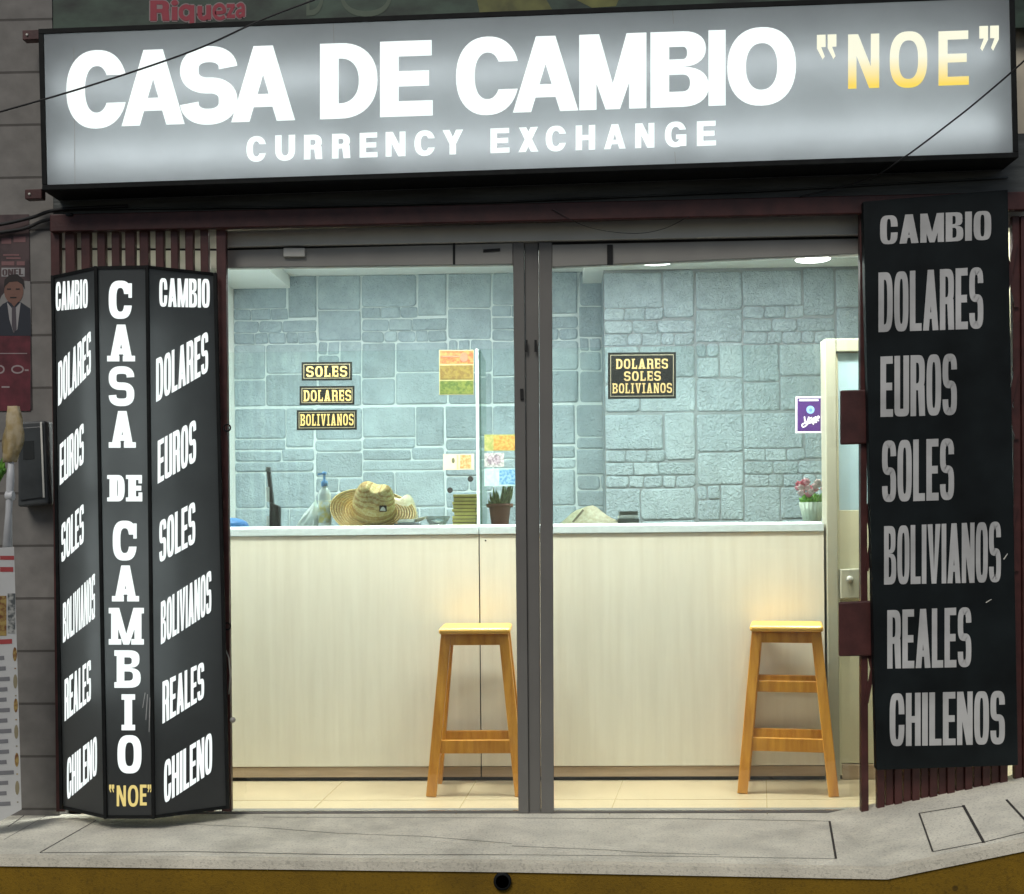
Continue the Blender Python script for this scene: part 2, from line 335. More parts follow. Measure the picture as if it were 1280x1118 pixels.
def glyph(ch, w, h, sv, sh, p=2.2, slab=0.0):
    out = []; q = lambda o, *hs: out.append((o, list(hs)))
    s0 = 0.0
    if slab and ch in "ABDEIHLMNRUVXY":
        s0 = slab; f = sh * 0.8
        feet = {'A': [(0, 0, .44), (0, .56, 1)], 'B': [(0, 0, .4), (1, 0, .4)], 'D': [(0, 0, .4), (1, 0, .4)], 'E': [(0, 0, .4), (1, 0, .4)],
                'I': [(0, 0, 1), (1, 0, 1)], 'L': [(0, 0, .5), (1, 0, .62)], 'M': [(0, 0, .36), (0, .64, 1), (1, 0, .3), (1, .7, 1)],
                'N': [(0, 0, .42), (1, 0, .35), (1, .58, 1)], 'R': [(0, 0, .44), (0, .66, 1.06), (1, 0, .4)], 'V': [(1, 0, .44), (1, .56, 1)]}.get(ch, [])
        for top, a, b in feet: q(rect(a * w, b * w, h - f if top else 0, h if top else f))
        if ch in "EL":
            q(rect(w - sv * .5, w, 0, h * .34))
            if ch == 'E': q(rect(w - sv * .5, w - sv * .05, h * .68, h))
    x0, x1 = s0, w - (s0 if ch in "AIHMNUVXY" else 0.0); W = x1 - x0
    def mv(l): return type(l)([(x + x0, y) for x, y in l])
    k = len(out); w_ = w; w = W
    if ch in "OQ": q(arc(w/2, h/2, w/2, h/2, 0, 2*PI, p, 44)[:-1], arc(w/2, h/2, w/2-sv, h/2-sh, 0, 2*PI, p, 44)[:-1])
    elif ch in "CG":
        g = h * (0.175 if p < 2.6 else 0.15 if p < 3 else 0.10); ao = math.asin(min(1, g / (h/2)) ** (p/2)); ai = math.asin(min(1, g / (h/2-sh)) ** (p/2))
        q(arc(w/2, h/2, w/2, h/2, ao, 2*PI-ao, p, 40) + arc(w/2, h/2, w/2-sv, h/2-sh, 2*PI-ai, ai, p, 40))
        if ch == 'G': q(rect(w-sv*.85, w, h*.04, h*.5)); q(rect(w*.52, w, h*.5-sh*.9, h*.5))
        if slab: q(rect(w-sv*.45, w, h*.55, h*.93))
    elif ch == 'D':
        rx = min(w-sv, h*.5) if p < 3 else w*.6
        q([(0, 0)] + arc(w-rx, h/2, rx, h/2, -PI/2, PI/2, p, 24) + [(0, h)], [(sv, sh)] + arc(w-rx, h/2, max(rx-sv, .05*w), h/2-sh, -PI/2, PI/2, p, 24) + [(sv, h-sh)])
    elif ch in "BR":
        hm = h*(.53 if ch == 'B' else .46); r1 = (h-hm)/2; rx = min(w*.55, r1*1.3)
        wu = w*(.95 if ch == 'B' else .98)
        if ch == 'B':
            r2 = hm/2; rx2 = min(w*.6, r2*1.3); s2 = sh*.5
            q([(0, 0)] + arc(w-rx2, r2, rx2, r2, -PI/2, PI/2, p, 14) + arc(wu-rx, hm+r1, rx, r1, -PI/2, PI/2, p, 14) + [(0, h)],
              [(sv, sh)] + arc(w-rx2, (sh+hm-s2)/2, max(rx2-sv, .04*w), (hm-s2-sh)/2, -PI/2, PI/2, p, 12) + [(sv, hm-s2)],
              [(sv, hm+s2)] + arc(wu-rx, (hm+s2+h-sh)/2, max(rx-sv, .04*w), (h-sh-hm-s2)/2, -PI/2, PI/2, p, 12) + [(sv, h-sh)])
        else:
            b = hm - sh*.3; r1 = (h-b)/2
            q([(0, 0), (sv, 0), (sv, b)] + arc(wu-rx, b+r1, rx, r1, -PI/2, PI/2, p, 16) + [(0, h)],
              [(sv, b+sh*.9)] + arc(wu-rx, (b+sh*.9+h-sh)/2, max(rx-sv, .04*w), (h-sh-b-sh*.9)/2, -PI/2, PI/2, p, 12) + [(sv, h-sh)])
            q([(w-sv*1.05, 0), (w, 0), (w-sv*.12, b+sh*.6), (w-sv*1.3, b+sh*.6)])
    elif ch == 'S':
        ry = (h-sh)/4; rx = w/2 - sv/2
        e0 = math.asin(.10 ** (p/2)); A = arc(w/2, h-sh/2-ry, rx, ry, e0, R(270), p, 34); B = arc(w/2, sh/2+ry, rx, ry, R(90), -PI+e0, p, 34)[1:]
        q(stroke(A + B, lambda tx, ty: math.sqrt((sh*tx)**2 + (sv*ty)**2)))
    elif ch == 'U':
        ry = min(h*.42, w*.55)
        q([(0, h)] + arc(w/2, ry, w/2, ry, PI, 2*PI, p, 22) + [(w, h), (w-sv, h)] + arc(w/2, ry, w/2-sv, ry-sh, 2*PI, PI, p, 22) + [(sv, h)])
    elif ch == 'A':
        s, t = (sv*.98, sv*.52) if p < 2.6 else (sv*1.06, sv*.56); k0 = (w/2-t)/h; b0, b1 = h*.19, h*.19+sh*.85; ya = (w/2-s)/k0 if k0 else h
        L = lambda y: k0*y + s
        q([(0, 0), (w/2-t, h), (w/2+t, h), (w, 0), (w-s, 0), (w-L(b0), b0), (L(b0), b0), (s, 0)], [(L(b1), b1), (w-L(b1), b1), (w/2, min(ya, h*.9))])
    elif ch == 'E': q([(0, 0), (w, 0), (w, sh), (sv, sh), (sv, h/2-sh/2), (w*.93, h/2-sh/2), (w*.93, h/2+sh/2), (sv, h/2+sh/2), (sv, h-sh), (w*.98, h-sh), (w*.98, h), (0, h)])
    elif ch == 'L': q([(0, 0), (w, 0), (w, sh), (sv, sh), (sv, h), (0, h)])
    elif ch == 'I':
        q(rect(w/2-sv/2, w/2+sv/2, 0, h) if slab else rect(0, w, 0, h))
    elif ch == 'H': q(rect(0, sv, 0, h)); q(rect(w-sv, w, 0, h)); q(rect(0, w, h/2-sh/2, h/2+sh/2))
    elif ch == 'N': q(rect(0, sv*.92, 0, h)); q(rect(w-sv*.92, w, 0, h)); q([(0, h), (sv*1.1, h), (w, 0), (w-sv*1.1, 0)])
    elif ch == 'M':
        s = sv*.92; q(rect(0, s, 0, h)); q(rect(w-s, w, 0, h))
        q([(0, h), (s*1.15, h), (w/2+s*.42, 0), (w/2-s*.42, 0)]); q([(w-s*1.15, h), (w, h), (w/2+s*.42, 0), (w/2-s*.42, 0)])
    elif ch == 'V': q([(0, h), (sv*1.05, h), (w/2, h*.22), (w-sv*1.05, h), (w, h), (w/2+sv*.52, 0), (w/2-sv*.52, 0)])
    elif ch == 'X': q([(0, 0), (sv*1.15, 0), (w*.98, h), (w*.98-sv*1.15, h)]); q([(w-sv*1.15, 0), (w, 0), (sv*1.15+w*.02, h), (w*.02, h)])
    elif ch == 'Y': q(rect(w/2-sv/2, w/2+sv/2, 0, h*.5)); q([(0, h), (sv*1.1, h), (w/2+sv/2, h*.42), (w/2-sv/2, h*.42)]); q([(w-sv*1.1, h), (w, h), (w/2+sv/2, h*.42), (w/2-sv/2, h*.42)])
    elif ch in '<>':                        # opening and closing quotation marks
        for i in (0, 1):
            x = i*w*.54; c = w*.44
            l = [(x, h), (x+c, h), (x+c, h*.45), (x+c*.35, 0), (x+c*.1, h*.12), (x+c*.5, h*.5), (x, h*.5)]
            if ch == '<': l = [(2*x+c-a, b) for a, b in l]
            q(l)
    for i in range(k, len(out)): out[i] = (mv(out[i][0]), [mv(l) for l in out[i][1]])
    return out
WID = dict(I=.46, M=1.34, N=1.06, L=.82, E=.86, A=1.08, V=1.06, S=.98)
STY = dict(imp=dict(svk=.385, shk=.125, p=3.4, slab=0, gap=.10), helv=dict(svk=.30, shk=.19, p=2.25, slab=0, gap=.1),
           slab=dict(svk=.33, shk=.17, p=2.9, slab=.10, gap=.08), slabt=dict(svk=.265, shk=.15, p=2.7, slab=.07, gap=.22),
           thin=dict(svk=.28, shk=.15, p=2.4, slab=0, gap=.35))
def line(s, x0, x1, b0, b1, t0, t1, sty, wid=None):
    st = STY[sty]; ws = []
    for c in s: ws.append(.62 if c == 'I' and sty in ('slab', 'slabt') else (st['svk'] if c == 'I' else WID.get(c, 1.0)))
    if wid: ws = wid
    tot = sum(ws) + st['gap'] * (len(s) - 1); u = (x1 - x0) / tot; x = x0; res = []
    h = ((b0 - t0) + (b1 - t1)) / 2
    B = lambda X: b0 + (b1 - b0) * (X - x0) / (x1 - x0)
    T = lambda X: t0 + (t1 - t0) * (X - x0) / (x1 - x0)
    for c, ww in zip(s, ws):
        for o, hs in glyph(c, ww * u, h, st['svk'] * u, st['shk'] * h, st['p'], st['slab'] * u):
            g = lambda l: type(l)([(x + a, B(x + a) - y / h * (B(x + a) - T(x + a))) for a, y in l])
            res.append((g(o), [g(l) for l in hs]))
        x += (ww + st['gap']) * u
    return res
def letters(spec, svpx, shk, p, base, top, slab=0, lean=0.0):   # one entry per letter: (char, x0, x1[, base y, top y])
    res = []
    for e in spec:
        c, a, b = e[:3]
        B = (lambda X: base[0] + base[1] * X) if len(e) == 3 else (lambda X, v=e[3]: v)
        T = (lambda X: top[0] + top[1] * X) if len(e) == 3 else (lambda X, v=e[4]: v)
        h = B((a + b) / 2) - T((a + b) / 2); os_ = 0.02 if c in "COSGU" else 0.0
        for o, hs in glyph(c, b - a, h, svpx, shk * h, p, slab):
            g = lambda l: type(l)([(a + x + lean * (y - h / 2), B(a + x) - (y / h * (1 + 2 * os_) - os_) * (B(a + x) - T(a + x))) for x, y in l])
            res.append((g(o), [g(l) for l in hs]))
    return res
def disc(cx, cy, rx, ry, n=20): return ([(cx + rx * math.cos(2*PI*i/n), cy + ry * math.sin(2*PI*i/n)) for i in range(n)], [])
def pr(x0, x1, y0, y1, sl=-0.008): return ([(x0, y0), (x1, y0 + sl*(x1-x0)), (x1, y1 + sl*(x1-x0)), (x0, y1)], [])
def script(pts, t, n=8):                      # a pen stroke through pixel points
    P = []
    for i in range(len(pts) - 1):
        p0, p1, p2, p3 = pts[max(i-1, 0)], pts[i], pts[i+1], pts[min(i+2, len(pts)-1)]
        for k in range(n):
            u = k / n
            P.append(tuple(0.5*((2*b) + (-a+c)*u + (2*a-5*b+4*c-d)*u*u + (-a+3*b-3*c+d)*u**3) for a, b, c, d in zip(p0, p1, p2, p3)))
    P.append(pts[-1]); return [(stroke(P, lambda a, b: t), [])]
# ================================================================== SETTING
YL, YRW = 2.40, 2.01                      # back walls: left bay and the nearer right part
ZC, ZS = 2.585, 2.515                     # ceiling and soffit heights
XL, XR = at(293, 500, YL).x, 2.02
XB = at(756, 500, YRW).x
XG = at(70, 600, -0.05).x                 # where the left pier ends
g = MB(); g.add([(-60, -60, -0.46), (60, -60, -0.46), (60, 60, -0.46), (-60, 60, -0.46)], [(0, 1, 2, 3)])
struct(g, "road", M['asphalt'])
# interior floor with tile joints
fl = MB(); fl.box(XL - 0.02, XR + .02, -0.02, YL + 0.02, -0.12, 0.0)
struct(fl, "floor", M['tile'])
tj = MB()
for a, b in [((775, 985), (762, 1018)), ((958, 985), (959, 1018)), ((590, 985), (570, 1018)), ((420, 985), (385, 1018))]:
    p, q_ = atz(*a), atz(*b); d = (p - q_); p = p + d * 0.6; q_ = q_
    tj.bar(p + Vector((0, 0, .0005)), q_ + Vector((0, 0, .0005)), 0.004, 0.002, (0, 0, 1))
tj.box(XL, XR, 0.22, 0.224, -0.001, 0.001)
struct(tj, "floor_joints", M['tjoint'])
# pavement ledge, level part and ramp
fr = [atz(-60, 1071), atz(640, 1079), atz(1108, 1087.5)]
yb = -0.022
lg = MB()
xr0 = atz(1096, 1019).x
rf = at(1282, 1051.5, fr[2].y + 0.0); rb = at(1282, 991, yb)
slope = (rf.z) / (rf.x - fr[2].x)
F0 = fr[0] + (fr[0] - fr[1]) * 3.0
tops = [F0, fr[1], fr[2], Vector((fr[2].x - .02, yb, 0)), Vector((F0.x, yb, 0))]
lg.add(tops + [p - Vector((0, 0, .45)) for p in tops], [(0, 1, 2, 3, 4), (9, 8, 7, 6, 5)] + [(i, (i+1) % 5, 5+(i+1) % 5, 5+i) for i in range(5)])
dx = 2.6
r0f, r0b = fr[2], Vector((fr[2].x - .02, yb, 0))
r1f = Vector((r0f.x + dx, r0f.y - 0.01, slope * dx)); r1b = Vector((r0f.x + dx, yb, slope * dx))
rt = [r0f, r1f, r1b, r0b]
lg.add(rt + [Vector((p.x, p.y, -.45)) for p in rt], [(0, 1, 2, 3), (7, 6, 5, 4), (0, 4, 5, 1), (1, 5, 6, 2), (2, 6, 7, 3)])
struct(lg, "pavement", M['concrete'])
rn = (r1f - r0f).cross(r0b - r0f).normalized()
gv = MB()
def groove(pts, w=0.004, ramp=False):
    for a, b in zip(pts, pts[1:]):
        if ramp: p, q_ = hit(*a, r0f, rn), hit(*b, r0f, rn)
        else: p, q_ = atz(*a), atz(*b)
        n = rn if ramp else Vector((0, 0, 1))
        d = (q_ - p).normalized(); x = d.cross(n) * w / 2; o = n * 0.0012
        gv.add([p - x + o, p + x + o, q_ + x + o, q_ - x + o], [(0, 1, 2, 3)])
groove([(120, 1026), (50, 1066)]); groove([(220, 1030), (330, 1035), (420, 1042), (530, 1046), (640, 1055)], .003)
groove([(50, 1066.5), (240, 1065), (430, 1069), (640, 1069)], .005); groove([(330, 1022), (640, 1023), (860, 1024), (1038, 1027)], .004)
groove([(1037, 1027), (1045, 1074)], .008); groove([(640, 1058), (760, 1063), (800, 1066), (900, 1069)], .003); groove([(640, 1069), (860, 1071), (1045, 1074)], .003)
groove([(1093, 1020), (1109, 1086)], .008)
groove([(1166, 1065), (1149, 1017), (1205, 1008)], .006, True); groove([(1204, 1007), (1230, 1054)], .010, True); groove([(1166, 1065), (1230, 1053), (1300, 1036)], .005, True)
groove([(1258, 1000), (1282, 1026)], .008, True); groove([(40, 1013), (10, 1034)], .004); groove([(65, 1016), (5, 1050)], .002)
struct(gv, "pavement_joints", M['groove'])
# pale nosing strip and yellow face of the kerb
def off(p, y, z): return Vector((p.x, p.y + y, p.z + z))
kb = MB(); ys = MB()
ed = [F0, fr[1], fr[2], r1f]
for a, b in zip(ed, ed[1:]):
    kb.hexa([off(a, -.012, -.028), off(b, -.012, -.028), off(b, -.012, .002), off(a, -.012, .002)], [off(a, .035, -.028), off(b, .035, -.028), off(b, .035, .002), off(a, .035, .002)])
    ys.hexa([Vector((a.x, a.y - .004, -.47)), Vector((b.x, b.y - .004, -.47)), off(b, -.004, -.026), off(a, -.004, -.026)], [Vector((a.x, a.y + .02, -.47)), Vector((b.x, b.y + .02, -.47)), off(b, .02, -.026), off(a, .02, -.026)])
struct(kb, "kerb_nosing", M['lip']); struct(ys, "kerb", M['yellow'])
# ceiling: middle recess, two lower soffits
xs0, xs1 = at(363, 357, YL).x, at(728, 349, YL).x
ce = MB(); ce.box(xs0, xs1, 0.06, YL + .05, ZC, ZC + .12)
ce.box(XL - .05, xs0 - .001, 0.06, YL + .05, ZS, ZC + .12); ce.box(xs1 + .001, XR + .05, 0.06, YL + .05, ZS, ZC + .12)
struct(ce, "ceiling", M['white'])
sw = MB(); sw.box(XL - .12, XL, 0.05, YL + .05, 0, ZS); tag(sw.build("side_wall", M['white']), "narrow white side wall at the left end of the stone wall", "wall")
sw = MB(); sw.box(XR, XR + .12, 0.05, YL + .05, 0, ZS); tag(sw.build("side_wall", M['creamd']), "cream inner wall behind the dark unlit word board", "wall")
# ------------------------------------------------------------------ stone walls
UA = [(0, 71, 2, 44), (75, 111, 0, 57), (0, 24, 46, 59), (26, 50, 46, 59), (52, 73, 46, 59), (0, 34, 62, 76), (36, 65, 62, 76), (67, 111, 62, 76),
      (0, 28, 78, 91), (30, 46, 78, 91), (48, 70, 78, 91), (72, 86, 78, 91), (88, 111, 78, 91), (0, 42, 94, 138), (45, 111, 94, 131), (0, 42, 141, 174), (45, 111, 134, 174),
      (115, 170, 2, 47), (115, 170, 50, 88), (115, 125, 91, 106), (128, 141, 91, 106), (115, 141, 109, 132), (144, 170, 91, 132), (115, 170, 135, 174)]
UB = [(0, 68, 2, 40), (71, 106, 2, 52), (110, 170, 2, 42), (0, 68, 43, 55), (0, 62, 58, 70), (65, 106, 56, 70), (110, 170, 45, 58), (110, 170, 61, 92), (0, 106, 73, 84),
      (0, 40, 87, 132), (43, 106, 87, 132), (110, 138, 95, 112), (141, 170, 95, 112), (110, 170, 115, 134), (0, 72, 135, 174), (75, 106, 135, 174), (110, 170, 137, 174)]
def stone_wall(name, x0, x1, ztop, Y, unit, ox, oz, m, gm, label, rows, tight=0.7):
    k = unit / 173.0
    wl = MB(); wl.box(x0, x1, Y, Y + .10, 0, ztop + .05)
    for r, pat in enumerate(rows):
        for c in range(-3, 9):
            for (a, b, t, d) in pat:
                X0, X1 = ox + (c * 173 + a - tight) * k, ox + (c * 173 + b + tight) * k
                Z1, Z0 = oz - (r * 177 + t - tight) * k, oz - (r * 177 + d + tight) * k
                X0, X1, Z1 = max(X0, x0 + .002), min(X1, x1 - .002), min(Z1, ztop - .002)
                if X1 - X0 < .03 or Z1 - Z0 < .02 or Z1 < 0.95: continue
                rad = min(random.uniform(.004, .022), (X1-X0)/3, (Z1-Z0)/3)
                def loop(ins, y):
                    pts = []
                    for cx, cz, a0 in ((X1, Z1, 0), (X0, Z1, 90), (X0, Z0, 180), (X1, Z0, 270)):
                        sx, sz = (-1 if cx == X1 else 1), (-1 if cz == Z1 else 1)
                        for i in range(5):
                            an = R(a0 + 22.5 * i)
                            pts.append(Vector((cx + sx * (rad + ins) + rad * math.cos(an) * 1.0, y, cz + sz * (rad + ins) + rad * math.sin(an))))
                    return pts
                j = lambda l: [p + Vector((math.sin(p.z * 47 + c) * .0022, 0, math.sin(p.x * 41 + r) * .0022)) for p in l]
                hgt = random.uniform(.006, .012)
                A, B_, C_ = j(loop(0, Y - .0005)), j(loop(.003, Y - hgt * .75)), j(loop(.009, Y - hgt))
                n = len(A); vs = A + B_ + C_
                fs = [(i, (i+1) % n, n + (i+1) % n, n + i) for i in range(n)] + [(n+i, n+(i+1) % n, 2*n+(i+1) % n, 2*n+i) for i in range(n)] + [tuple(range(2*n, 3*n))]
                wl.add(vs, fs, random.choice((1, 1, 2, 3)))
    ob = wl.build(name, [gm] + m); return tag(ob, label, "wall")
U = 164.0 / F * (YL - CAM.y)
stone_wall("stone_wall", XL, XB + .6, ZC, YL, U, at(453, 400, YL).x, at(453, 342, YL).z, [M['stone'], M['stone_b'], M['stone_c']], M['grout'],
           "recessed blue grey stone clad wall with joints coloured as if lit, behind the three small word plates", [UA, UB, UA, UA])
stone_wall("stone_wall", XB, XR, ZS, YRW, U, XB, at(756, 341, YRW).z, [M['stone2'], M['stone2_b'], M['stone2_c']], M['grout_shaded'],
           "nearer stone clad wall with joints coloured as if shaded, behind the large three word plate", [UA, UA, UA, UA])
rw = MB(); rw.box(XB, XB + .05, YRW + .101, YL - .001, 0, ZS); tag(rw.build("wall_return", M['stone2']), "narrow wall return joining the two stone clad walls", "wall")
# ------------------------------------------------------------------ facade
pier = MB(); pier.box(-7, XG, -0.045, 0.30, -.45, 4.6)
tag(pier.build("block_wall", M['block']), "grey concrete block pier left of the shop front", "wall")
pier = MB(); pier.box(2.06, 7.0, -0.06, 0.30, -.45, 4.6)
tag(pier.build("block_wall", M['block']), "shadowy block pier right of the dark word board", "wall")
zf0, zf1 = at(640, 262, -.08).z, at(640, 205, -.08).z
up = MB(); up.pbox([(71, -1000), (1330, -1000), (1330, 274), (71, 295)], 0.052, 0.059)
up.pbox([(71, -1000), (1330, -1000), (1330, 240), (71, 265)], 0.030, 0.0515)
tag(up.build("upper_wall", M['plaster']), "plastered wall above the shop front behind the lit sign", "wall")
fa = MB(); fa.pbox([(66, 200), (1300, 166), (1300, 252), (66, 275)], -0.10, 0.028)
fo = tag(fa.build("fascia_panel", M['fascia'], bevel=.004), "dark grey metal fascia panel under the lit sign", "fascia")
ln = MB()
for (x, y), (x2, y2), r in [((80, 262), (640, 252), .004), ((640, 252), (1260, 222), .004)]:
    ln.tube([at(x, y, -.108), at((x+x2)/2, (y+y2)/2+2, -.108), at(x2, y2, -.108)], r, 6)
ln.build("seam_strip", M['fascia'], fo)
# ------------------------------------------------------------------ door frame, doors
df = root("door_frame", (at(665, 1015, 0).x, 0, 0), "bronze aluminium door frame with central post between the glass doors", "door frame")
b = MB(); b.pbox([(282, 289), (1085, 268), (1085, 293.5), (282, 309)], -0.035, 0.05); b.build("head_rail", M['alu'], df, bevel=.003)
b = MB(); b.pbox([(282, 309), (1085, 293.5), (1085, 302), (282, 316)], -0.005, 0.05); b.build("head_gap", M['dark'], df)
b = MB(); b.pbox([(655.5, 303), (673, 303), (676, 1017), (661, 1017)], -0.012, 0.05); b.build("post", M['stile'], df, bevel=.003)
b = MB(); b.box(XL, XR, -0.018, .05, -.004, .006); b.build("sill_track", M['stile'], df, bevel=.002)
b = MB(); b.pbox([(60, 283), (281, 284), (281, 345), (60, 345)], 0.0, 0.004); b.build("transom_panel", M['opal'], df)
b = MB(); b.pbox([(60, 310), (281, 311), (281, 313.5), (60, 312.5)], -0.004, -0.0005); b.build("transom_seam", M['dark'], df)
b = MB(); b.pbox([(1086, 262), (1290, 256), (1290, 284), (1086, 292)], -0.033, 0.05); b.build("head_rail", M['alu'], df, bevel=.003)
def door(label, xa, xb, top, bot, stile, inner, outer):
    d = root("sliding_door", (at((xa+xb)/2, 1015, 0).x, 0, 0), label, "glass door", "sliding glass doors")
    # top rail, stile, glass
    b = MB(); b.pbox([(xa, top[0]), (xb, top[1]), (xb, bot[1]), (xa, bot[0])], -0.022, 0.02); b.build("top_rail", M['alu2'], d, bevel=.003)
    b = MB(); b.pbox(stile, -0.026, 0.022); b.build("stile", M['stile'], d, bevel=.003)
    p0, p1 = at(inner, 600, 0), at(outer, 600, 0)
    b = MB(); b.box(min(p0.x, p1.x), max(p0.x, p1.x), -.003, .003, .008, at((xa+xb)/2, (bot[0]+bot[1])/2, 0).z); b.build("glass_pane", M['glass'], d)
    return d
dl = door("glass sliding door left of the central post, small bracket on its top rail", 283, 641, (313, 304), (335, 330.5), [(641, 303), (655, 303), (661, 1017), (648, 1017)], 646, 140)
dr = door("glass sliding door right of the central post, in front of the flower pot", 690, 1085, (306, 298), (334, 317), [(673.5, 303), (690, 303), (692.5, 1017), (676.5, 1017)], 690, 1250)
b = MB(); b.pbox([(354, 310), (381, 310), (381, 321), (354, 321)], -0.040, -0.0225); b.build("bracket", M['alu'], dl, bevel=.003)
b = MB(); b.pbox([(604, 312), (625, 310.5), (625, 314), (604, 315.5)], -0.026, -0.0225); b.build("slot", M['dark'], dl)
b = MB(); b.pbox([(566, 303), (569, 303), (569, 331), (566, 331)], -0.0245, -0.0225); b.build("rail_joint", M['dark'], dl)
b = MB(); b.pbox([(759, 306), (766, 306), (766, 331), (759, 331)], -0.030, -0.0225); b.build("rail_joint", M['dark'], dr)
for x, y in ((656.5, 425), (668, 425)):
    b = MB(); b.pbox([(x, y), (x+3, y), (x+3, y+15), (x, y+15)], -0.031, -0.0265); b.build("keeper", M['dark'], df, bevel=.001)
b = MB(); b.pbox([(650, 486), (654, 486), (654.5, 500), (650.5, 500)], -0.034, -0.0265); b.build("latch", M['dark'], dl, bevel=.001)
# ------------------------------------------------------------------ counter
YC = 0.60
zc = at(640, 658, YC).z
xc0, xc1 = XL + .002, at(1031, 800, YC).x
xsm = at(600, 800, YC).x
ct = root("service_counter", ((xc0 + xc1) / 2, YC + .25, 0), "long pale wood service counter with white top behind both stools", "counter")
zk = at(640, 958, YC).z
for x0, x1 in ((xc0, xsm - .0025), (xsm + .0025, xc1)):
    b = MB(); b.box(x0, x1, YC, YC + .02, zk, zc - .036); b.build("front_panel", M['counter'], ct, bevel=.0012)
    b = MB(); b.box(x0, x1, YC + .003, YC + .02, .018, zk - .003); b.build("kick_board", M['kick'], ct, bevel=.001)
    b = MB(); b.box(x0, x1, YC - .006, YC + .52, zc - .035, zc); b.build("worktop", M['ctop'], ct, bevel=.003)
b = MB(); b.box(xc0, xc1, YC + .021, YC + .5, .0, zc - .037); b.build("carcass", M['dark'], ct)
b = MB(); b.lathe([(0, 0), (.004, 0), (.004, .002), (0, .002)], (0, 0, 0), 10, xf=lambda p: Vector((p.x, -p.z, p.y)))
for v in b.v: v += at(607, 676, YC)
b.build("keyhole", M['dark'], ct)
# glass screens on the counter
YG = 0.70
zg = at(500, 438, YG).z
def screen(label, x0, x1):
    s = root("glass_screen", ((x0+x1)/2, YG, zc), label, "glass screen", "glass screens on the counter")
    b = MB(); b.box(x0, x1, YG, YG + .008, zc + .008, zg); b.build("pane", M['glass_c'], s)
    b = MB(); b.box(x0, x1, YG - .006, YG + .014, zc, zc + .008); b.build("base_channel", M['chan'], s, bevel=.001)
    return s
xg = at(597, 550, YG).x
s1 = screen("clear counter screen carrying three small gold word plates", XL + .01, xg - .006)
b = MB(); b.box(xg - .0055, xg + .0055, YG - .004, YG + .010, zc + .0005, zg); b.build("edge_strip", M['chan'], s1, bevel=.001)
for hx, hy in ((588, 599), (562.5, 613)):
    b = MB(); b.polys([disc(hx, hy, 3.6, 3.6)], Vector((0, YG, 0)), NY, .0008); b.build("speak_hole", M['dark'], s1)
x1b = at(1030, 550, YG).x
s2 = screen("clear counter screen carrying the big black plate and purple poster", xg + .008, x1b - .004)
b = MB(); b.box(x1b - .004, x1b + .004, YG - .004, YG + .012, zc + .0005, at(1031, 437, YG).z); b.build("edge_strip", M['chan'], s2, bevel=.001)
s3 = root("glass_screen", (xg + .012, YG + .2, zc), "greenish glass divider standing edge on beside the brown plant pot", "glass screen", "glass screens on the counter")
b = MB(); b.box(xg + .009, xg + .017, YG + .012, YG + .42, zc + .001, zg - .003); b.build("pane", glass("divider_glass", (0.74, 0.93, 0.82)), s3)
# ------------------------------------------------------------------ partition door at the end of the counter
pd = root("partition_door", (at(1060, 975, YC).x, YC, 0), "cream half glazed door with frame at the right end of the counter", "door")
xa, xb_ = at(1032, 700, YC).x + .004, at(1047, 700, YC).x
zt = at(1032, 424, YC).z; zt2 = at(1050, 440, YC).z
b = MB(); b.box(xa, xb_, YC - .01, YC + .09, 0, zt); b.build("jamb", M['cream'], pd, bevel=.004)
b = MB(); b.box(xb_ + .001, XR - .001, YC - .008, YC + .088, zt2, zt); b.build("door_head", M['cream'], pd, bevel=.004)
xd = at(1049.5, 700, YC + .02).x
zm = at(1060, 638, YC + .02).z
b = MB(); b.box(xd, XR - .003, YC + .02, YC + .06, zm + .001, zt2 - .004); b.build("upper_pane", M['pale'], pd)
b = MB(); b.box(xd, XR - .003, YC + .018, YC + .06, .07, zm); b.build("lower_panel", M['creamd'], pd, bevel=.003)
b = MB(); b.box(xd, XR - .003, YC + .012, YC + .06, .0, .066); b.build("skirting", M['kick'], pd, bevel=.003)
b = MB(); b.box(xb_ + .001, xd - .001, YC + .01, YC + .07, .02, zt2 - .006); b.build("door_stop", M['creamd'], pd, bevel=.002)
lk = MB(); lk.pbox([(1051, 712), (1078, 711), (1078, 748), (1051, 749)], YC - .02, YC + .017)
lo = lk.build("lock_box", M['cream'], pd, bevel=.004)
b = MB(); b.lathe([(0, 0), (.014, 0), (.014, .012), (.008, .018), (0, .018)], (0, 0, 0), 16, xf=lambda p: Vector((p.x, -p.z, p.y)))
c0 = at(1062, 724, YC - .02)
for v in b.v: v += c0
b.build("lock_knob", M['alu2'], lo)
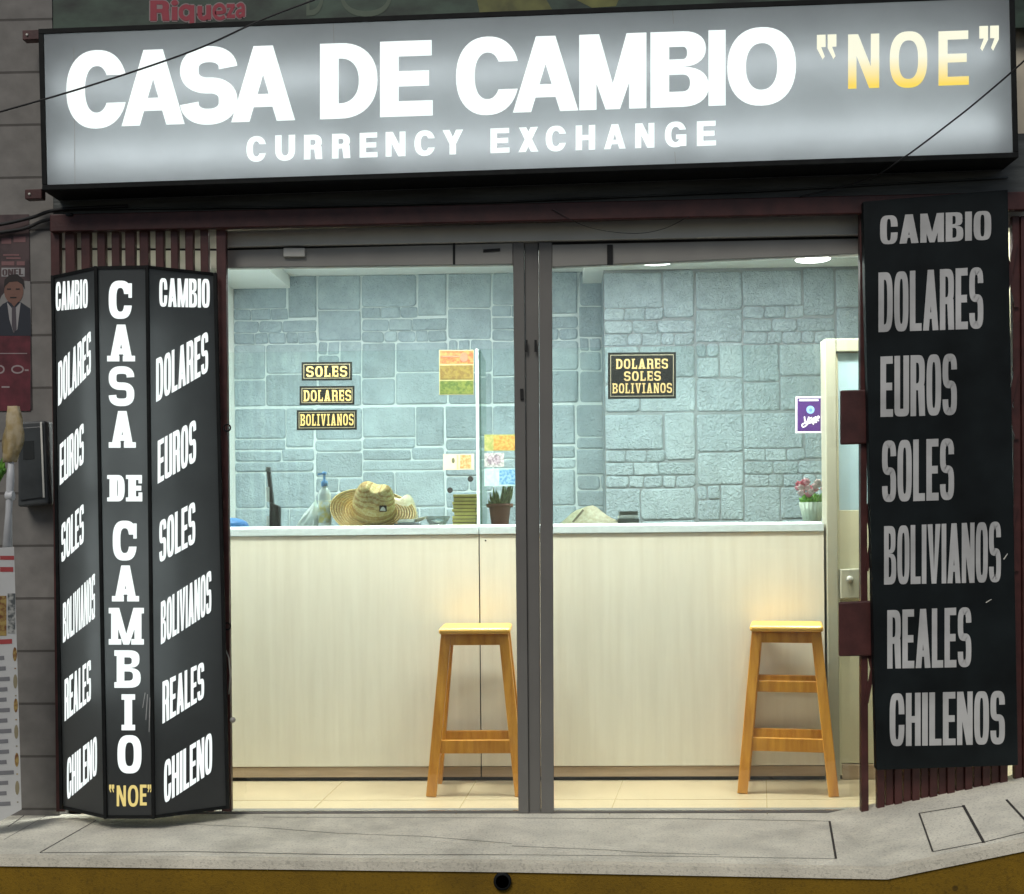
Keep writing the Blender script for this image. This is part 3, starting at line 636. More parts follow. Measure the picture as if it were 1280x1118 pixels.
# ------------------------------------------------------------------ ceiling lamps
def lamp(i, loc, label, m='lamp'):
    o = root("ceiling_lamp", loc, label, "ceiling lamp", "round ceiling lamps")
    b = MB(); b.lathe([(0.0, -.0199), (.088, -.0199), (.093, -.017), (.093, -.016)], (0, 0, 0), 32); b.build("diffuser", M[m], o, local=True)
    b = MB(); b.lathe([(.0935, -.018), (.099, -.016), (.100, 0), (.0935, 0)], (0, 0, 0), 32); b.build("rim", M['lampring'], o, local=True)
p1, p2 = at(821, 338, 1.72), at(1016, 332, 1.72)
lamp(0, (p1.x, 1.72, ZS), "round white ceiling lamp nearer the middle, above the large word plate")
lamp(1, (p2.x, 1.72, ZS), "round white ceiling lamp nearest the cream door")
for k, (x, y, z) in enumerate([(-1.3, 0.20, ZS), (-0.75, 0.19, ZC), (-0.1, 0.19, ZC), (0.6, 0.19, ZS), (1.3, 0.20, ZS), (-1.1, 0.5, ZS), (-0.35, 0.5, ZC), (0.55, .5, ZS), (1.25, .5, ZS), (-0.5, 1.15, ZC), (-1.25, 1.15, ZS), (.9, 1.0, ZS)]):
    lamp(2 + k, (x, y, z), "unseen round ceiling lamp added above the door head to light the room", "fillf" if k < 5 else "fillm")  # all out of view, added as fill for the interior
# ------------------------------------------------------------------ bar stools
def make_stool(label):
    o = root("bar_stool", (0, 0, 0), label, "bar stool", "wooden bar stools")
    H = 0.70; ax, ay, bx, by = .185, .135, .118, .085       # foot and top half spans
    b = MB(); b.box(-.150, .150, -.130, .130, H - .026, H); b.build("seat", M['seat'], o, bevel=.011, seg=3, local=True)
    P = lambda sx, sy, z: Vector((sx * (ax + (bx - ax) * z / H), sy * (ay + (by - ay) * z / H), z))
    for sx in (-1, 1):
        for sy in (-1, 1):
            b = MB(); b.bar(P(sx, sy, 0.0), P(sx, sy, H - .027), .042, .036); b.build("leg", M['stool'], o, bevel=.003, local=True)
    def rung(sx0, sy0, sx1, sy1, z, name="rung", hh=.046):
        a, c = P(sx0, sy0, z), P(sx1, sy1, z); d = (c - a).normalized() * .015
        b = MB(); b.bar(a + d, c - d, hh, .020, up=Vector((0, 0, 1)).cross(d.normalized())); b.build(name, M['stool'], o, bevel=.002, local=True)
    for sy in (-1, 1):
        rung(-1, sy, 1, sy, .205, hh=.055); rung(-1, sy, 1, sy, .445)
        rung(-1, sy, 1, sy, H - .052, "apron", .044)
    for sx in (-1, 1):
        rung(sx, -1, sx, 1, .165, hh=.055); rung(sx, -1, sx, 1, H - .050, "apron", .044)
    return o
def copy_tree(o, parent=None):
    c = o.copy(); COL.objects.link(c); c.parent = parent
    for ch in o.children: copy_tree(ch, c)
    return c
st = make_stool("wooden bar stool in front of the cream door end, showing two front rungs")
stl = copy_tree(st); stl["label"] = "wooden bar stool half hidden by the central door post, showing one low front rung"
p = at(985, 985, 0.44); st.location = (p.x, 0.44, 0.0); st.rotation_euler = (0, 0, R(-10.5))
p = at(597, 985, 0.42); stl.location = (p.x, 0.425, 0.0)
for ch in list(stl.children):        # this one is turned the other way: its high rungs and side rungs sit on other sides
    pass
for ch in list(stl.children):
    if ch.name.startswith("rung") and abs(ch.data.vertices[0].co.z - .445) < .04: bpy.data.objects.remove(ch)
# ------------------------------------------------------------------ main lit sign
YS = -0.27
SP = Vector((0, YS, 0))
sq = [(47, 35), (1271, -9), (1271, 196), (53, 239)]
sg = root("lit_sign", at(655, 215, YS + .1), "long backlit grey sign with big white words over the shop front", "shop sign")
q4 = [at(*c, YS) for c in sq]
cen = sum(q4, Vector()) / 4; ux = ((q4[1] + q4[2]) - (q4[0] + q4[3])).normalized(); uz = Vector((0, -1, 0)).cross(ux) * -1
uz = Vector((-ux.z, 0, ux.x))
W2 = ((q4[1] - q4[0]).length + (q4[2] - q4[3]).length) / 4; H2 = ((q4[0] - q4[3]).length + (q4[1] - q4[2]).length) / 4
S = lambda u, v, y: cen + ux * u + uz * v + Vector((0, y, 0))
def sbox(b, u0, u1, v0, v1, y0, y1): return b.hexa([S(u0, v0, y0), S(u1, v0, y0), S(u1, v1, y0), S(u0, v1, y0)], [S(u0, v0, y1), S(u1, v0, y1), S(u1, v1, y1), S(u0, v1, y1)])
fw = .020; SD = .165
for (u0, u1, v0, v1) in ((-W2, W2, H2 - fw, H2), (-W2, W2, -H2, -H2 + fw), (-W2, -W2 + fw, -H2 + fw + .0005, H2 - fw - .0005), (W2 - fw, W2, -H2 + fw + .0005, H2 - fw - .0005)):
    b = MB(); sbox(b, u0, u1, v0, v1, 0, SD); b.build("frame", M['black'], sg, bevel=.002)
b = MB(); sbox(b, -W2 + .001, W2 - .001, -H2 + .001, H2 - .001, SD + .0005, SD + .006); b.build("back_panel", M['white'], sg)
b = MB(); b.add([S(-W2 + fw, -H2 + fw, .004), S(W2 - fw, -H2 + fw, .004), S(W2 - fw, H2 - fw, .004), S(-W2 + fw, H2 - fw, .004)], [(0, 1, 2, 3)])
b.build("face_panel", M['face'], sg)
for v in (.085, -.185):
    for k in range(3):
        u0 = -W2 + .05 + k * (2 * W2 - .06) / 3; u1 = u0 + (2 * W2 - .06) / 3 - .055
        b = MB(); b.tube([S(u0, v, .072), S(u1, v, .072)], .013, 10); b.build("fluorescent_tube", M['tube' if v > 0 else 'tubeb'], sg)
top_l = lambda y, x: (y + .0345 * x, -.0345)
big = letters([('C', 83, 159), ('A', 152, 231), ('S', 225, 297), ('A', 289, 369), ('D', 400, 472), ('E', 475, 541), ('C', 570, 649), ('A', 641, 723), ('M', 724, 808), ('B', 813, 886), ('I', 885.5, 907), ('O', 909, 995)],
              23.5, .205, 2.25, top_l(160.5, 85), top_l(66, 85))
for lo, hi in ((0, 380), (380, 555), (555, 1100)):
    b = MB(); b.polys([q_ for q_ in big if lo < q_[0][0][0] < hi], Vector((0, YS + .004, 0)), NY, .001); b.build("main_word", M['letter'], sg)
cur = letters([(c, a, a2) for c, a, a2 in (('C', 308, 333), ('U', 344, 369), ('R', 380, 403), ('R', 415, 438), ('E', 449.5, 472), ('N', 482, 507), ('C', 518, 544), ('Y', 553, 579), ('E', 613, 637), ('X', 648, 673), ('C', 682, 708), ('H', 719.5, 744), ('A', 755, 782), ('N', 794, 818), ('G', 831, 858), ('E', 871, 895))],
              8.2, .21, 2.3, top_l(202, 320), top_l(171, 320))
for c_ in (lambda x: x < 600, lambda x: x >= 600):
    b = MB(); b.polys([q_ for q_ in cur if c_(q_[0][0][0])], Vector((0, YS + .004, 0)), NY, .001); b.build("sub_word", M['letter'], sg)
noe = letters([('N', 1060, 1099), ('O', 1112, 1159), ('E', 1173, 1211)], 11.5, .16, 2.5, top_l(111.5, 1060), top_l(43.5, 1060)) + \
      letters([('<', 1021, 1046), ], 8, .2, 2, top_l(75, 1021), top_l(44, 1021)) + letters([('>', 1224, 1249)], 8, .2, 2, top_l(64.5, 1224), top_l(33, 1224))
b = MB(); b.polys(noe, Vector((0, YS + .004, 0)), NY, .001); b.build("gold_name", M['lgold'], sg)
for (x0, y0) in ((28, 38), (31, 237)):
    b = MB(); b.pbox([(x0, y0), (x0 + 21, y0 - 1), (x0 + 21, y0 + 11), (x0, y0 + 12)], YS + .12, YS + .16); o = b.build("bracket", M['maroon'], sg, bevel=.002)
    b = MB(); b.lathe([(0, 0), (.006, 0), (.004, .005), (0, .005)], at(x0 + 6, y0 + 6, YS + .12), 10, xf=lambda p: Vector((p.x, -p.z, p.y))); b.build("bolt", M['alu'], o)
for k in (-.75, 0.0, .75):
    b = MB(); sbox(b, k * W2 - .02, k * W2 + .02, -.1, .1, SD + .007, .298); b.build("wall_bracket", M['black'], sg)
for x, ya, yb_ in ((92, 60, 234), (416, 26, 60), (840, 8, 30), (843, 190, 208)):
    b = MB(); b.polys([([(x, ya), (x + .7, ya), (x + 2.2, yb_), (x + 1.5, yb_)], [])], Vector((0, YS + .004, 0)), NY, .0006); b.build("face_seam", M['alu2'], sg)
# ------------------------------------------------------------------ printed banner above the sign
YBn = -0.04
bn = MB()
PB = Vector((0, YBn, 0))
bn.pbox([(58, -60), (1500, -100), (1500, 30), (58, 60)], YBn, YBn + .02, 0)
grn = mat("banner_green", (0.028, 0.05, 0.034), 0.5, var=0.75, scale=7, stretch=(1, 1, 2), detail=8)
bn.polys([([(590, -30), (660, -40), (690, 12), (640, 16), (600, 18)], []), ([(640, -40), (790, -40), (770, 8), (740, 10)], [])], PB, NY, .0006, 3)
rq = []
rq += letters([('R', 188, 212)], 8, .2, 2.3, (26.5, 0), (1, 0)) + [pr(215, 222, 9, 26), disc(218.5, 4, 4.2, 3.6)]
rq += script([(239, 12), (233, 8.5), (227, 12), (227, 20), (233, 24), (239, 20)], 5.4) + [pr(237, 243, 7, 35)]
rq += [pr(247, 253, 8, 20)] + script([(250, 17), (251, 22), (256, 23.5), (260, 20)], 5.4) + [pr(258, 264, 7, 25)]
rq += script([(269, 16.5), (280, 15.2), (279, 9), (274, 6.8), (269, 10), (268, 17), (271, 22.5), (276, 23.5), (281, 21)], 4.4)
rq += [pr(283.5, 293.5, 5.5, 10), ([(283.5, 20), (289, 9.5), (293.5, 9.5), (288, 20)], []), pr(283.5, 294, 18.5, 23)]
rq += script([(296.5, 8.5), (301, 6), (304, 9), (304, 21.5)], 4.2) + script([(303, 13.5), (298, 14.5), (296.8, 18.5), (299.5, 21.3), (303, 19)], 4.0)
halo = [(type(o)([(x + dx_, y + dy_) for x, y in o]), []) for (o, h_) in rq for dx_, dy_ in ((-1.6, 0), (1.6, 0), (0, 1.6), (0, -1.6))]
bn.polys(halo, PB, NY, .0010, 2, .00008); bn.polys(rq, PB, NY, .0022, 1, .00008)
bn.polys(letters([('D', 383, 405), ('O', 425, 490)], 4, .12, 2.3, (20, 0), (-38, 0)), PB, NY, .0012, 4)
bo = bn.build("printed_banner", [grn, plain("banner_red", (0.30, 0.035, 0.055)), plain("banner_pink", (0.26, 0.20, 0.20)), mat("banner_leaf", (0.11, 0.115, 0.03), .5, var=.6, scale=9), plain("banner_letter", (0.09, 0.12, 0.085))])
tag(bo, "dark green printed banner with red lettering above the lit sign", "banner")
# ------------------------------------------------------------------ three sided lit box on the left
lb = root("lit_word_box", (at(160, 1020, -.2).x, -.2, 0), "three sided black lit word box standing against the left gate bars", "light box")
YB0, YB1 = -0.135, -0.30
bot = [at(77, 1012, YB0), at(132, 1021.5, YB1), at(192, 1022, YB1), at(285, 1014, YB0)]
topp = [at(66, 342, YB0), at(120, 337, YB1), at(184, 335, YB1), at(269, 337, YB0)]
zb, ztp = sum(p.z for p in bot) / 4, sum(p.z for p in topp) / 4
for p in bot: p.z = zb
for p in topp: p.z = ztp
lfaces = []
for i in range(3):
    a, b2, c2, d2 = bot[i], bot[i+1], topp[i+1], topp[i]
    n = (b2 - a).cross(d2 - a).normalized()
    if n.y > 0: n = -n
    lfaces.append((a, n))
    e = .006; ux_ = (b2 - a).normalized(); ut = (c2 - d2).normalized()
    b = MB(); b.add([a + ux_*e - n*.004 + Vector((0,0,.012)), b2 - ux_*e - n*.004 + Vector((0,0,.012)), c2 - ut*e - n*.004 - Vector((0,0,.012)), d2 + ut*e - n*.004 - Vector((0,0,.012))], [(0, 1, 2, 3)])
    fo = b.build("face_panel", M['face2'], lb); lfaces[i] = (a - n*.004, n, fo)
for i in range(4):                          # corner trims
    b = MB(); b.bar(bot[i], topp[i], .013, .013, up=(0, 1, 0)); b.build("corner_trim", M['black'], lb, bevel=.002)
for lev, dz in ((bot, .006), (topp, -.006)):
    b = MB(); k = [Vector((p.x, p.y, p.z + dz + .006)) for p in lev] ; k2 = [p - Vector((0, 0, .012)) for p in k]
    b.add(k + k2, [(0, 1, 2, 3), (7, 6, 5, 4)] + [(i, (i+1) % 4, 4+(i+1) % 4, 4+i) for i in range(4)]); b.build("end_plate", M['black'], lb)
b = MB(); Bk = [bot[0], bot[3], topp[3], topp[0]]; o1 = Vector((0, .008, 0)); b.hexa([p + o1 for p in Bk], [p + o1 * 1.6 for p in Bk]); b.build("back_panel", M['white'], lb)
mid_b, mid_t = (bot[0] + bot[1] + bot[2] + bot[3]) / 4, (topp[0] + topp[1] + topp[2] + topp[3]) / 4
for k, (za, zb2) in enumerate(((.22, .57), (.60, .90))):
    for sx in (-.10, .06):
        b = MB(); b.tube([mid_b.lerp(mid_t, za) + Vector((sx, 0, 0)), mid_b.lerp(mid_t, zb2) + Vector((sx, 0, 0))], .012, 10); b.build("fluorescent_tube", M['tube2'], lb)
WL = [("CAMBIO", 70, 110, 389, 385, 353, 349), ("DOLARES", 73, 114, 508, 466, 454, 413), ("EUROS", 75, 105, 607, 579, 556, 528), ("SOLES", 77, 105, 704, 678, 656, 629),
      ("BOLIVIANOS", 79, 119, 804, 773, 755, 716), ("REALES", 81, 114, 902, 875, 850, 824), ("CHILENO", 84, 121.5, 1000.5, 968, 949, 919.5)]
WR = [("CAMBIO", 199, 262, 383.5, 385, 348, 349), ("DOLARES", 195, 260, 503, 465, 449, 414), ("EUROS", 197, 245, 605, 577, 551.5, 524), ("SOLES", 199, 244, 704, 679, 652, 626.5),
      ("BOLIVIANOS", 201, 264, 806, 765, 753, 712.5), ("REALES", 203, 255, 905, 872.5, 852.5, 827), ("CHILENO", 205, 265, 1005, 965, 952, 915)]
for i, W in ((0, WL), (2, WR)):
    a, n, fo = lfaces[i]
    for t in W: b = MB(); b.polys(line(*t, 'imp'), a, n, .001); b.build("backlit_word", M['letter'], fo)
a, n, fo = lfaces[1]
mid = letters([('C', 136, 165, 398, 352), ('A', 134, 169, 452, 406), ('S', 136, 168, 507, 459), ('A', 136, 170, 560, 514), ('D', 134, 156, 627, 594), ('E', 157.5, 178, 627, 594), ('C', 141, 171, 700, 652),
               ('A', 140, 174, 752, 707), ('M', 136, 180, 806, 760), ('B', 143, 176, 860, 813), ('I', 152, 169, 913, 868), ('O', 147, 177, 966, 920)], 9.6, .19, 2.8, None, None, slab=3.0)
for lo, hi in ((0, 570), (570, 640), (640, 1100)):
    b = MB(); b.polys([q_ for q_ in mid if lo < q_[0][0][1] < hi], a, n, .001); b.build("backlit_word", M['letter'], fo)
nm = letters([('N', 146, 157.5, 1008, 982), ('O', 160, 173, 1008, 982), ('E', 175, 183.5, 1007, 981)], 3.3, .15, 2.5, None, None)
b = MB(); b.polys(nm, a, n, .001); b.build("gold_name", M['lgold2'], fo)
for q_ in (('<', 136.5, 143, 991, 981), ('>', 184.5, 190, 991, 981)):
    b = MB(); b.polys(letters([q_], 2, .2, 2, None, None), a, n, .001); b.build("quote_mark", M['lgold2'], fo)
scr = MB()
for x0, y0, x1, y1 in ((181, 866, 178, 885), (184, 868, 182, 900), (187, 872, 186, 915)): scr.polys([([(x0, y0), (x0+1, y0), (x1+.8, y1), (x1, y1)], [])], a, n, .0008)
scr.build("scratches", M['ulet'], fo)
# ------------------------------------------------------------------ barred gate leaf behind it
gl_ = root("barred_gate", (at(172, 1015, -.09).x, -.09, 0), "dark maroon barred gate leaf behind the lit word box", "gate")
YGt = -.105
for x0, x1, nm_ in [(63, 74, "gate_post"), (81, 93, "bar"), (101, 112, "bar"), (121, 131, "bar"), (139, 149, "bar"), (156, 168, "bar"), (174, 185, "bar"), (194, 204, "bar"), (213, 222, "bar"), (231, 241, "bar"), (250, 260, "bar"), (270, 282, "gate_post")]:
    b = MB(); b.pbox([(x0, 284), (x1, 284), (x1 + 7, 1015), (x0 + 7, 1015)], YGt, YGt + .03); b.build(nm_, M['maroon'], gl_, bevel=.002)
b = MB(); b.pbox([(74.5, 400), (269.5, 398), (269.5, 412), (74.5, 414)], YGt + .031, YGt + .045); b.build("cross_bar", M['maroon'], gl_)
for y in (535, 783):
    b = MB(); c0 = at(284, y, YGt - .012); b.tube([c0 + Vector((math.cos(t) * .013, 0, math.sin(t) * .013)) for t in [2*PI*i/16 for i in range(16)]], .003, 6, close=True); b.build("ring", M['black'], gl_)
b = MB(); b.tube([at(278, 803, YGt - .01), at(286, 822, YGt - .016), at(288, 845, YGt - .016), at(286, 868, YGt - .01)], .0025, 6); b.build("wire_loop", M['alu2'], gl_)
b = MB(); b.lathe([(0, -.012), (.009, -.008), (.012, 0), (.009, .008), (0, .012)], at(291, 900, YGt - .012), 12); b.build("padlock", M['alu2'], gl_)
# lintel beam
lt = MB(); lt.pbox([(62, 268), (1300, 239), (1300, 262), (62, 290)], -.135, -.101)
tag(lt.build("lintel_beam", M['maroon'], bevel=.004), "dark maroon steel beam across the top of the shop opening", "beam")
# ------------------------------------------------------------------ right folding lattice gate
rg = root("lattice_gate", (at(1170, 1005, -.08).x, -.08, 0.02), "folded maroon lattice gate behind the dark unlit word board", "gate")
YR = -.10
b = MB(); b.pbox([(1075, 262), (1082, 262), (1086, 1016), (1077, 1016)], YR - .005, YR + .03); po = b.build("gate_post", M['maroon'], rg, bevel=.002)
for q_ in ([(1051, 488), (1084, 487), (1084, 555), (1051, 556)], [(1049, 753), (1090, 751), (1090, 820), (1049, 821)]):
    b = MB(); b.pbox(q_, YR - .025, YR - .006); b.build("lock_plate", M['maroon'], po, bevel=.006)
for i, x in enumerate(list(range(1098, 1254, 11)) + [1270, 1281]):
    yb_ = 1018 - max(0, x - 1100) * .135
    b = MB(); b.pbox([(x - 4.6, 270), (x + 4.6, 270), (x + 8.0, yb_), (x - 1.2, yb_)], YR + .012 * (i % 2), YR + .030 + .012 * (i % 2)); b.build("channel", M['maroon'], rg, bevel=.002)
for x in (1090, 1262):
    for y in range(300, 960, 165):
        for sgn in (-1, 1):
            p0, p1 = at(x - 8*sgn, y, YR - .004 + .004*sgn), at(x + 8*sgn + 1, y + 84, YR - .004 + .004*sgn)
            b = MB(); b.bar(p0, p1, .016, .003, up=(0, 1, 0)); b.build("lattice_strip", M['maroon'], rg)
# ------------------------------------------------------------------ dark unlit word board on it
YU = -.165
PU = Vector((0, YU, 0))
ub = root("unlit_word_board", at(1175, 960, YU), "tall black unlit board of grey words hanging on the lattice gate", "sign board")
b = MB(); b.pbox([(1079, 252), (1260, 237), (1273, 957), (1096, 963)], YU, YU + .045); b.build("board", M['unlit'], ub, bevel=.004)
for t in [("CAMBIO", 1100, 1239, 306, 300, 270, 263.5), ("DOLARES", 1098, 1229, 415.5, 411, 341, 334), ("EUROS", 1100.5, 1196, 521.5, 519, 446, 442), ("SOLES", 1102.5, 1192.5, 628, 625, 551, 548),
          ("BOLIVIANOS", 1105, 1251, 731, 728, 658, 652), ("REALES", 1109, 1214, 836, 834, 763, 759), ("CHILENOS", 1112, 1256, 933, 930.5, 867, 863.5)]:
    b = MB(); b.polys(line(*t, 'imp'), PU, NY, .0008); b.build("word", M['ulet'], ub)
b = MB()
for q_ in ([(1232, 753), (1239, 749), (1239.5, 749.7), (1232.5, 754)], [(1254, 699), (1259, 692), (1259.8, 692.5), (1255, 700)]): b.polys([(q_, [])], PU, NY, .0006)
b.build("scratches", M['alu'], ub)
for x, y in ((1120, 262), (1220, 256), (1130, 948), (1235, 944)):
    b = MB(); p = at(x, y, YU + .046); b.box(p.x - .012, p.x + .012, YU + .0455, YR - .0005, p.z - .01, p.z + .01); b.build("hanger", M['black'], ub)
# ------------------------------------------------------------------ plates and prints on the glass screens
PG = Vector((0, YG, 0))
def plate(q, words, label, cat="sign plate", group=None, gm='goldl', rounded=False):
    x0, x1, y0, y1 = q
    b = MB(); b.pbox([(x0, y0), (x1, y0 - .008*(x1-x0)), (x1, y1 - .008*(x1-x0)), (x0, y1)], YG - .0030, YG - .0006)
    P = Vector((0, YG - .0030, 0))
    e, t = (2.4, 0.9) if not rounded else (2.8, 1.0)
    fr_ = [pr(x0+e, x1-e, y0+e, y0+e+t), pr(x0+e, x1-e, y1-e-t, y1-e), pr(x0+e, x0+e+t, y0+e+t, y1-e-t), pr(x1-e-t, x1-e, y0+e+t-.4, y1-e-t-.4)]
    b.polys(fr_, P, NY, .0004, 1)
    for s_, a, c, t_, bb in words: b.polys(line(s_, a, c, bb, bb - .008*(c-a), t_, t_ - .008*(c-a), 'slabt'), P, NY, .0008, 2)
    o = b.build("word_plate", [M['plate'], M['platem' if rounded else 'platel'], M[gm]]); return tag(o, label, cat, group)
G1 = "gold on black word plates"
plate((377, 440, 453, 476), [("SOLES", 383, 434, 458, 471.5)], "black plate reading SOLES in gold, topmost of the small plates", group=G1)
plate((374.5, 443, 483, 506.5), [("DOLARES", 379.5, 439, 488, 502)], "black plate reading only DOLARES in gold, middle of the small plates", group=G1)
plate((371, 446, 513, 538), [("BOLIVIANOS", 375.5, 442, 518, 532.5)], "black plate reading only BOLIVIANOS in gold, lowest of the small plates", group=G1)
plate((760, 845, 441, 499), [("DOLARES", 770, 835, 449, 461.5), ("SOLES", 780, 826, 464.5, 476.5), ("BOLIVIANOS", 765.5, 840, 479.5, 492)], "large black plate listing three currencies in dull gold", group=G1, gm='gold', rounded=True)
def sheet(name, q, label, cat, shapes, mats, yy=YG - .002):
    x0, x1, y0, y1 = q
    b = MB(); b.pbox([(x0, y0), (x1, y0 - .008*(x1-x0)), (x1, y1 - .008*(x1-x0)), (x0, y1)], yy, yy + .0012)
    for k, (m_, pcs) in enumerate(shapes): b.polys(pcs, Vector((0, yy, 0)), NY, .0004 + .0004*k, m_, .00008)
    return tag(b.build(name, mats), label, cat)
def noisy(n, a, b_, s=60): 
    m = mat(n, a, .5, var=.1, scale=s, detail=4)
    r = [x for x in m.node_tree.nodes if x.type == 'VALTORGB'][0]
    r.color_ramp.elements[0].color = a + (1,); r.color_ramp.elements[1].color = b_ + (1,); r.color_ramp.elements[0].position = .4; r.color_ramp.elements[1].position = .6
    return m
ora, oli, gre = noisy("note_orange", (0.20, 0.052, 0.018), (0.32, 0.15, 0.045)), noisy("note_olive", (0.10, 0.062, 0.011), (0.15, 0.11, 0.022)), noisy("note_green", (0.04, 0.07, 0.008), (0.11, 0.13, 0.025))
sheet("banknote_poster", (549, 592, 438, 494), "poster of three stacked banknotes, orange olive and green, on the glass", "poster",
      [(1, [pr(550, 591.5, 439, 455.5)]), (2, [pr(550, 591.5, 457, 475)]), (3, [pr(550, 591.5, 476.5, 493)]), (4, [pr(552, 560, 480, 484), pr(562, 567, 480, 483), pr(570, 573, 478, 482)]), (5, [disc(580, 447, 5, 6), pr(553, 574, 445, 447)])],
      [plain("note_paper", (0.30, 0.28, 0.14)), ora, oli, gre, plain("note_ink", (0.05, 0.08, 0.01)), plain("note_red", (0.42, 0.10, 0.06))])
pale_n = plain("note_pale", (0.58, 0.51, 0.38))
sheet("banknote", (554, 592.5, 568, 587.5), "cream and orange banknote stuck on the glass above the yellow stack", "banknote",
      [(1, [pr(575, 589, 569, 586)]), (2, [disc(566.5, 576, 2, 3.5)]), (3, [pr(571, 573, 569, 587)])], [pale_n, noisy("note_face", (0.60, 0.22, 0.08), (0.72, 0.40, 0.20), 90), plain("note_mark", (0.12, 0.12, 0.06)), plain("note_band", (0.8, 0.5, 0.2))])
sheet("banknote", (605.5, 645, 543.5, 564), "green and orange banknote on the glass beside the post, topmost of three", "banknote",
      [(1, [pr(617, 645, 545, 563)])], [noisy("note_lime", (0.22, 0.25, 0.07), (0.34, 0.32, 0.13)), noisy("note_amber", (0.36, 0.17, 0.035), (0.40, 0.28, 0.08), 90)])
sheet("banknote", (605.5, 630, 566.5, 584), "grey banknote on the glass above the brown plant pot", "banknote", [(1, [disc(613, 575, 4, 6), disc(621, 575, 5, 7)])], [noisy("note_grey", (0.28, 0.27, 0.28), (0.48, 0.50, 0.46), 90), noisy("note_grey_face", (0.16, 0.13, 0.16), (0.4, 0.34, 0.38), 90)])
sheet("banknote", (605.5, 645, 586, 608), "pale blue banknote on the glass just behind the plant leaves", "banknote", [(1, [pr(624, 645, 587, 606)])], [noisy("note_mint", (0.34, 0.50, 0.48), (0.42, 0.54, 0.50)), noisy("note_blue", (0.07, 0.20, 0.36), (0.22, 0.38, 0.48), 90)])
yp = [[(1005.5, 521), (1006.5, 527), (1009, 527), (1011, 521.5)], [(1011, 521), (1009.5, 530), (1004, 534), (1003, 530.5), (1010, 528)], [(1015, 522), (1012, 524), (1013, 527.5), (1016, 524), (1016, 527.5)],
      [(1017.5, 522), (1016.5, 531)], [(1017.5, 523), (1020, 521.5), (1019.5, 526), (1017, 527)], [(1021, 524.5), (1024, 522), (1022.5, 520.5), (1020.8, 525), (1023.5, 526)], [(1007, 530), (1014, 528.5), (1021, 528)]]
sheet("payment_poster", (994.5, 1028, 496, 541.5), "small purple poster with a white script word and blue disc", "poster",
      [(1, [pr(996.5, 1026, 498, 539.5)]), (2, [pr(999, 1023, 499.8, 501.6)] + [s_ for l in yp for s_ in script(l, 1.5, 6)]), (3, [disc(1013, 512.5, 5, 5)]), (4, [disc(1013.3, 512.7, 2.2, 2.2)])],
      [M['wp'], mat("poster_purple", (0.055, 0.018, 0.12), .4, var=.3, scale=6), M['wp'], plain("poster_blue", (0.22, 0.40, 0.72)), plain("poster_blue_dark", (0.10, 0.2, 0.5))])
# ------------------------------------------------------------------ things on the counter
YI = 0.88
def base(px, Y=YI): p = at(px, 655, Y); return Vector((p.x, Y, zc))
def k(px, Y=YI): return px * (Y - CAM.y) / F           # pixels to metres at that depth
straw = noisy("straw", (0.80, 0.56, 0.19), (0.95, 0.78, 0.38), 90)
def braid(m, sc_, dark):                      # plaited rings, a pattern of the straw itself
    t = m.node_tree; b = t.nodes["Principled BSDF"]; src = b.inputs['Base Color'].links[0].from_socket
    tc = t.nodes.new("ShaderNodeTexCoord"); wv = t.nodes.new("ShaderNodeTexWave"); wv.wave_type = 'RINGS'; wv.rings_direction = 'SPHERICAL'
    wv.inputs['Scale'].default_value = sc_; wv.inputs['Distortion'].default_value = 0.6; wv.inputs['Detail Scale'].default_value = 3
    t.links.new(tc.outputs['Object'], wv.inputs['Vector'])
    r = t.nodes.new("ShaderNodeValToRGB"); r.color_ramp.elements[0].color = dark + (1,); r.color_ramp.elements[1].color = (1, 1, 1, 1); r.color_ramp.elements[0].position = .05; r.color_ramp.elements[1].position = .4
    mx = t.nodes.new("ShaderNodeMix"); mx.data_type = 'RGBA'; mx.blend_type = 'MULTIPLY'; mx.inputs[0].default_value = 1
    t.links.new(wv.outputs['Fac'], r.inputs[0]); t.links.new(src, mx.inputs[6]); t.links.new(r.outputs[0], mx.inputs[7]); t.links.new(mx.outputs[2], b.inputs['Base Color'])
    bp = t.nodes.new("ShaderNodeBump"); bp.inputs['Strength'].default_value = .6; bp.inputs['Distance'].default_value = .003
    t.links.new(wv.outputs['Fac'], bp.inputs['Height']); t.links.new(bp.outputs[0], b.inputs['Normal'])
braid(straw, 26.0, (0.66, 0.50, 0.32))
def straw_hat(name, c, R0, Rb, h, tilt, m, label, cat, rip=.0022, band=None):
    o = root(name, c, label, cat)
    prof = []
    for i in range(30):                                    # brim, with the ridges of the plaits
        t = i / 29; r = Rb + (R0 - Rb) * t; prof.append((r, .012 - .018 * t + .02 * t**3 + rip * .6 * math.cos(i * PI)))
    prof = prof[::-1]; prof.append((Rb * .99, .014))
    for i in range(1, 26):
        t = i / 25; a = t * PI / 2
        r = Rb * (math.cos(a) ** .35 if t < 1 else 0); prof.append((max(r * (1 - .12 * t) + rip * math.cos(i * PI) * (t < .9), 0.0005), .012 + h * math.sin(a) ** .85))
    def xf(p):
        q_ = Vector((p.x, p.y * 1.0, p.z))
        if q_.z > .05: 
            f = (q_.z - .05) / max(h - .04, .01)
            q_.z -= f * .020 * math.exp(-(q_.x / (Rb * .35)) ** 2); q_.y *= 1 - .25 * f
        q_.z += .018 * (p.x * p.x) / (R0 * R0) if p.length > Rb * 1.05 and p.z < .04 else 0
        return tilt @ q_
    b = MB(); b.lathe(prof, (0, 0, 0), 48, xf=xf); sh_ = b.build("hat_body", m, o, local=True)
    return o, xf
T1 = Matrix.Rotation(R(12), 3, 'Y') @ Matrix.Rotation(R(33), 3, 'X')
c = base(466); c.z = at(466, 644, YI).z + 0.0
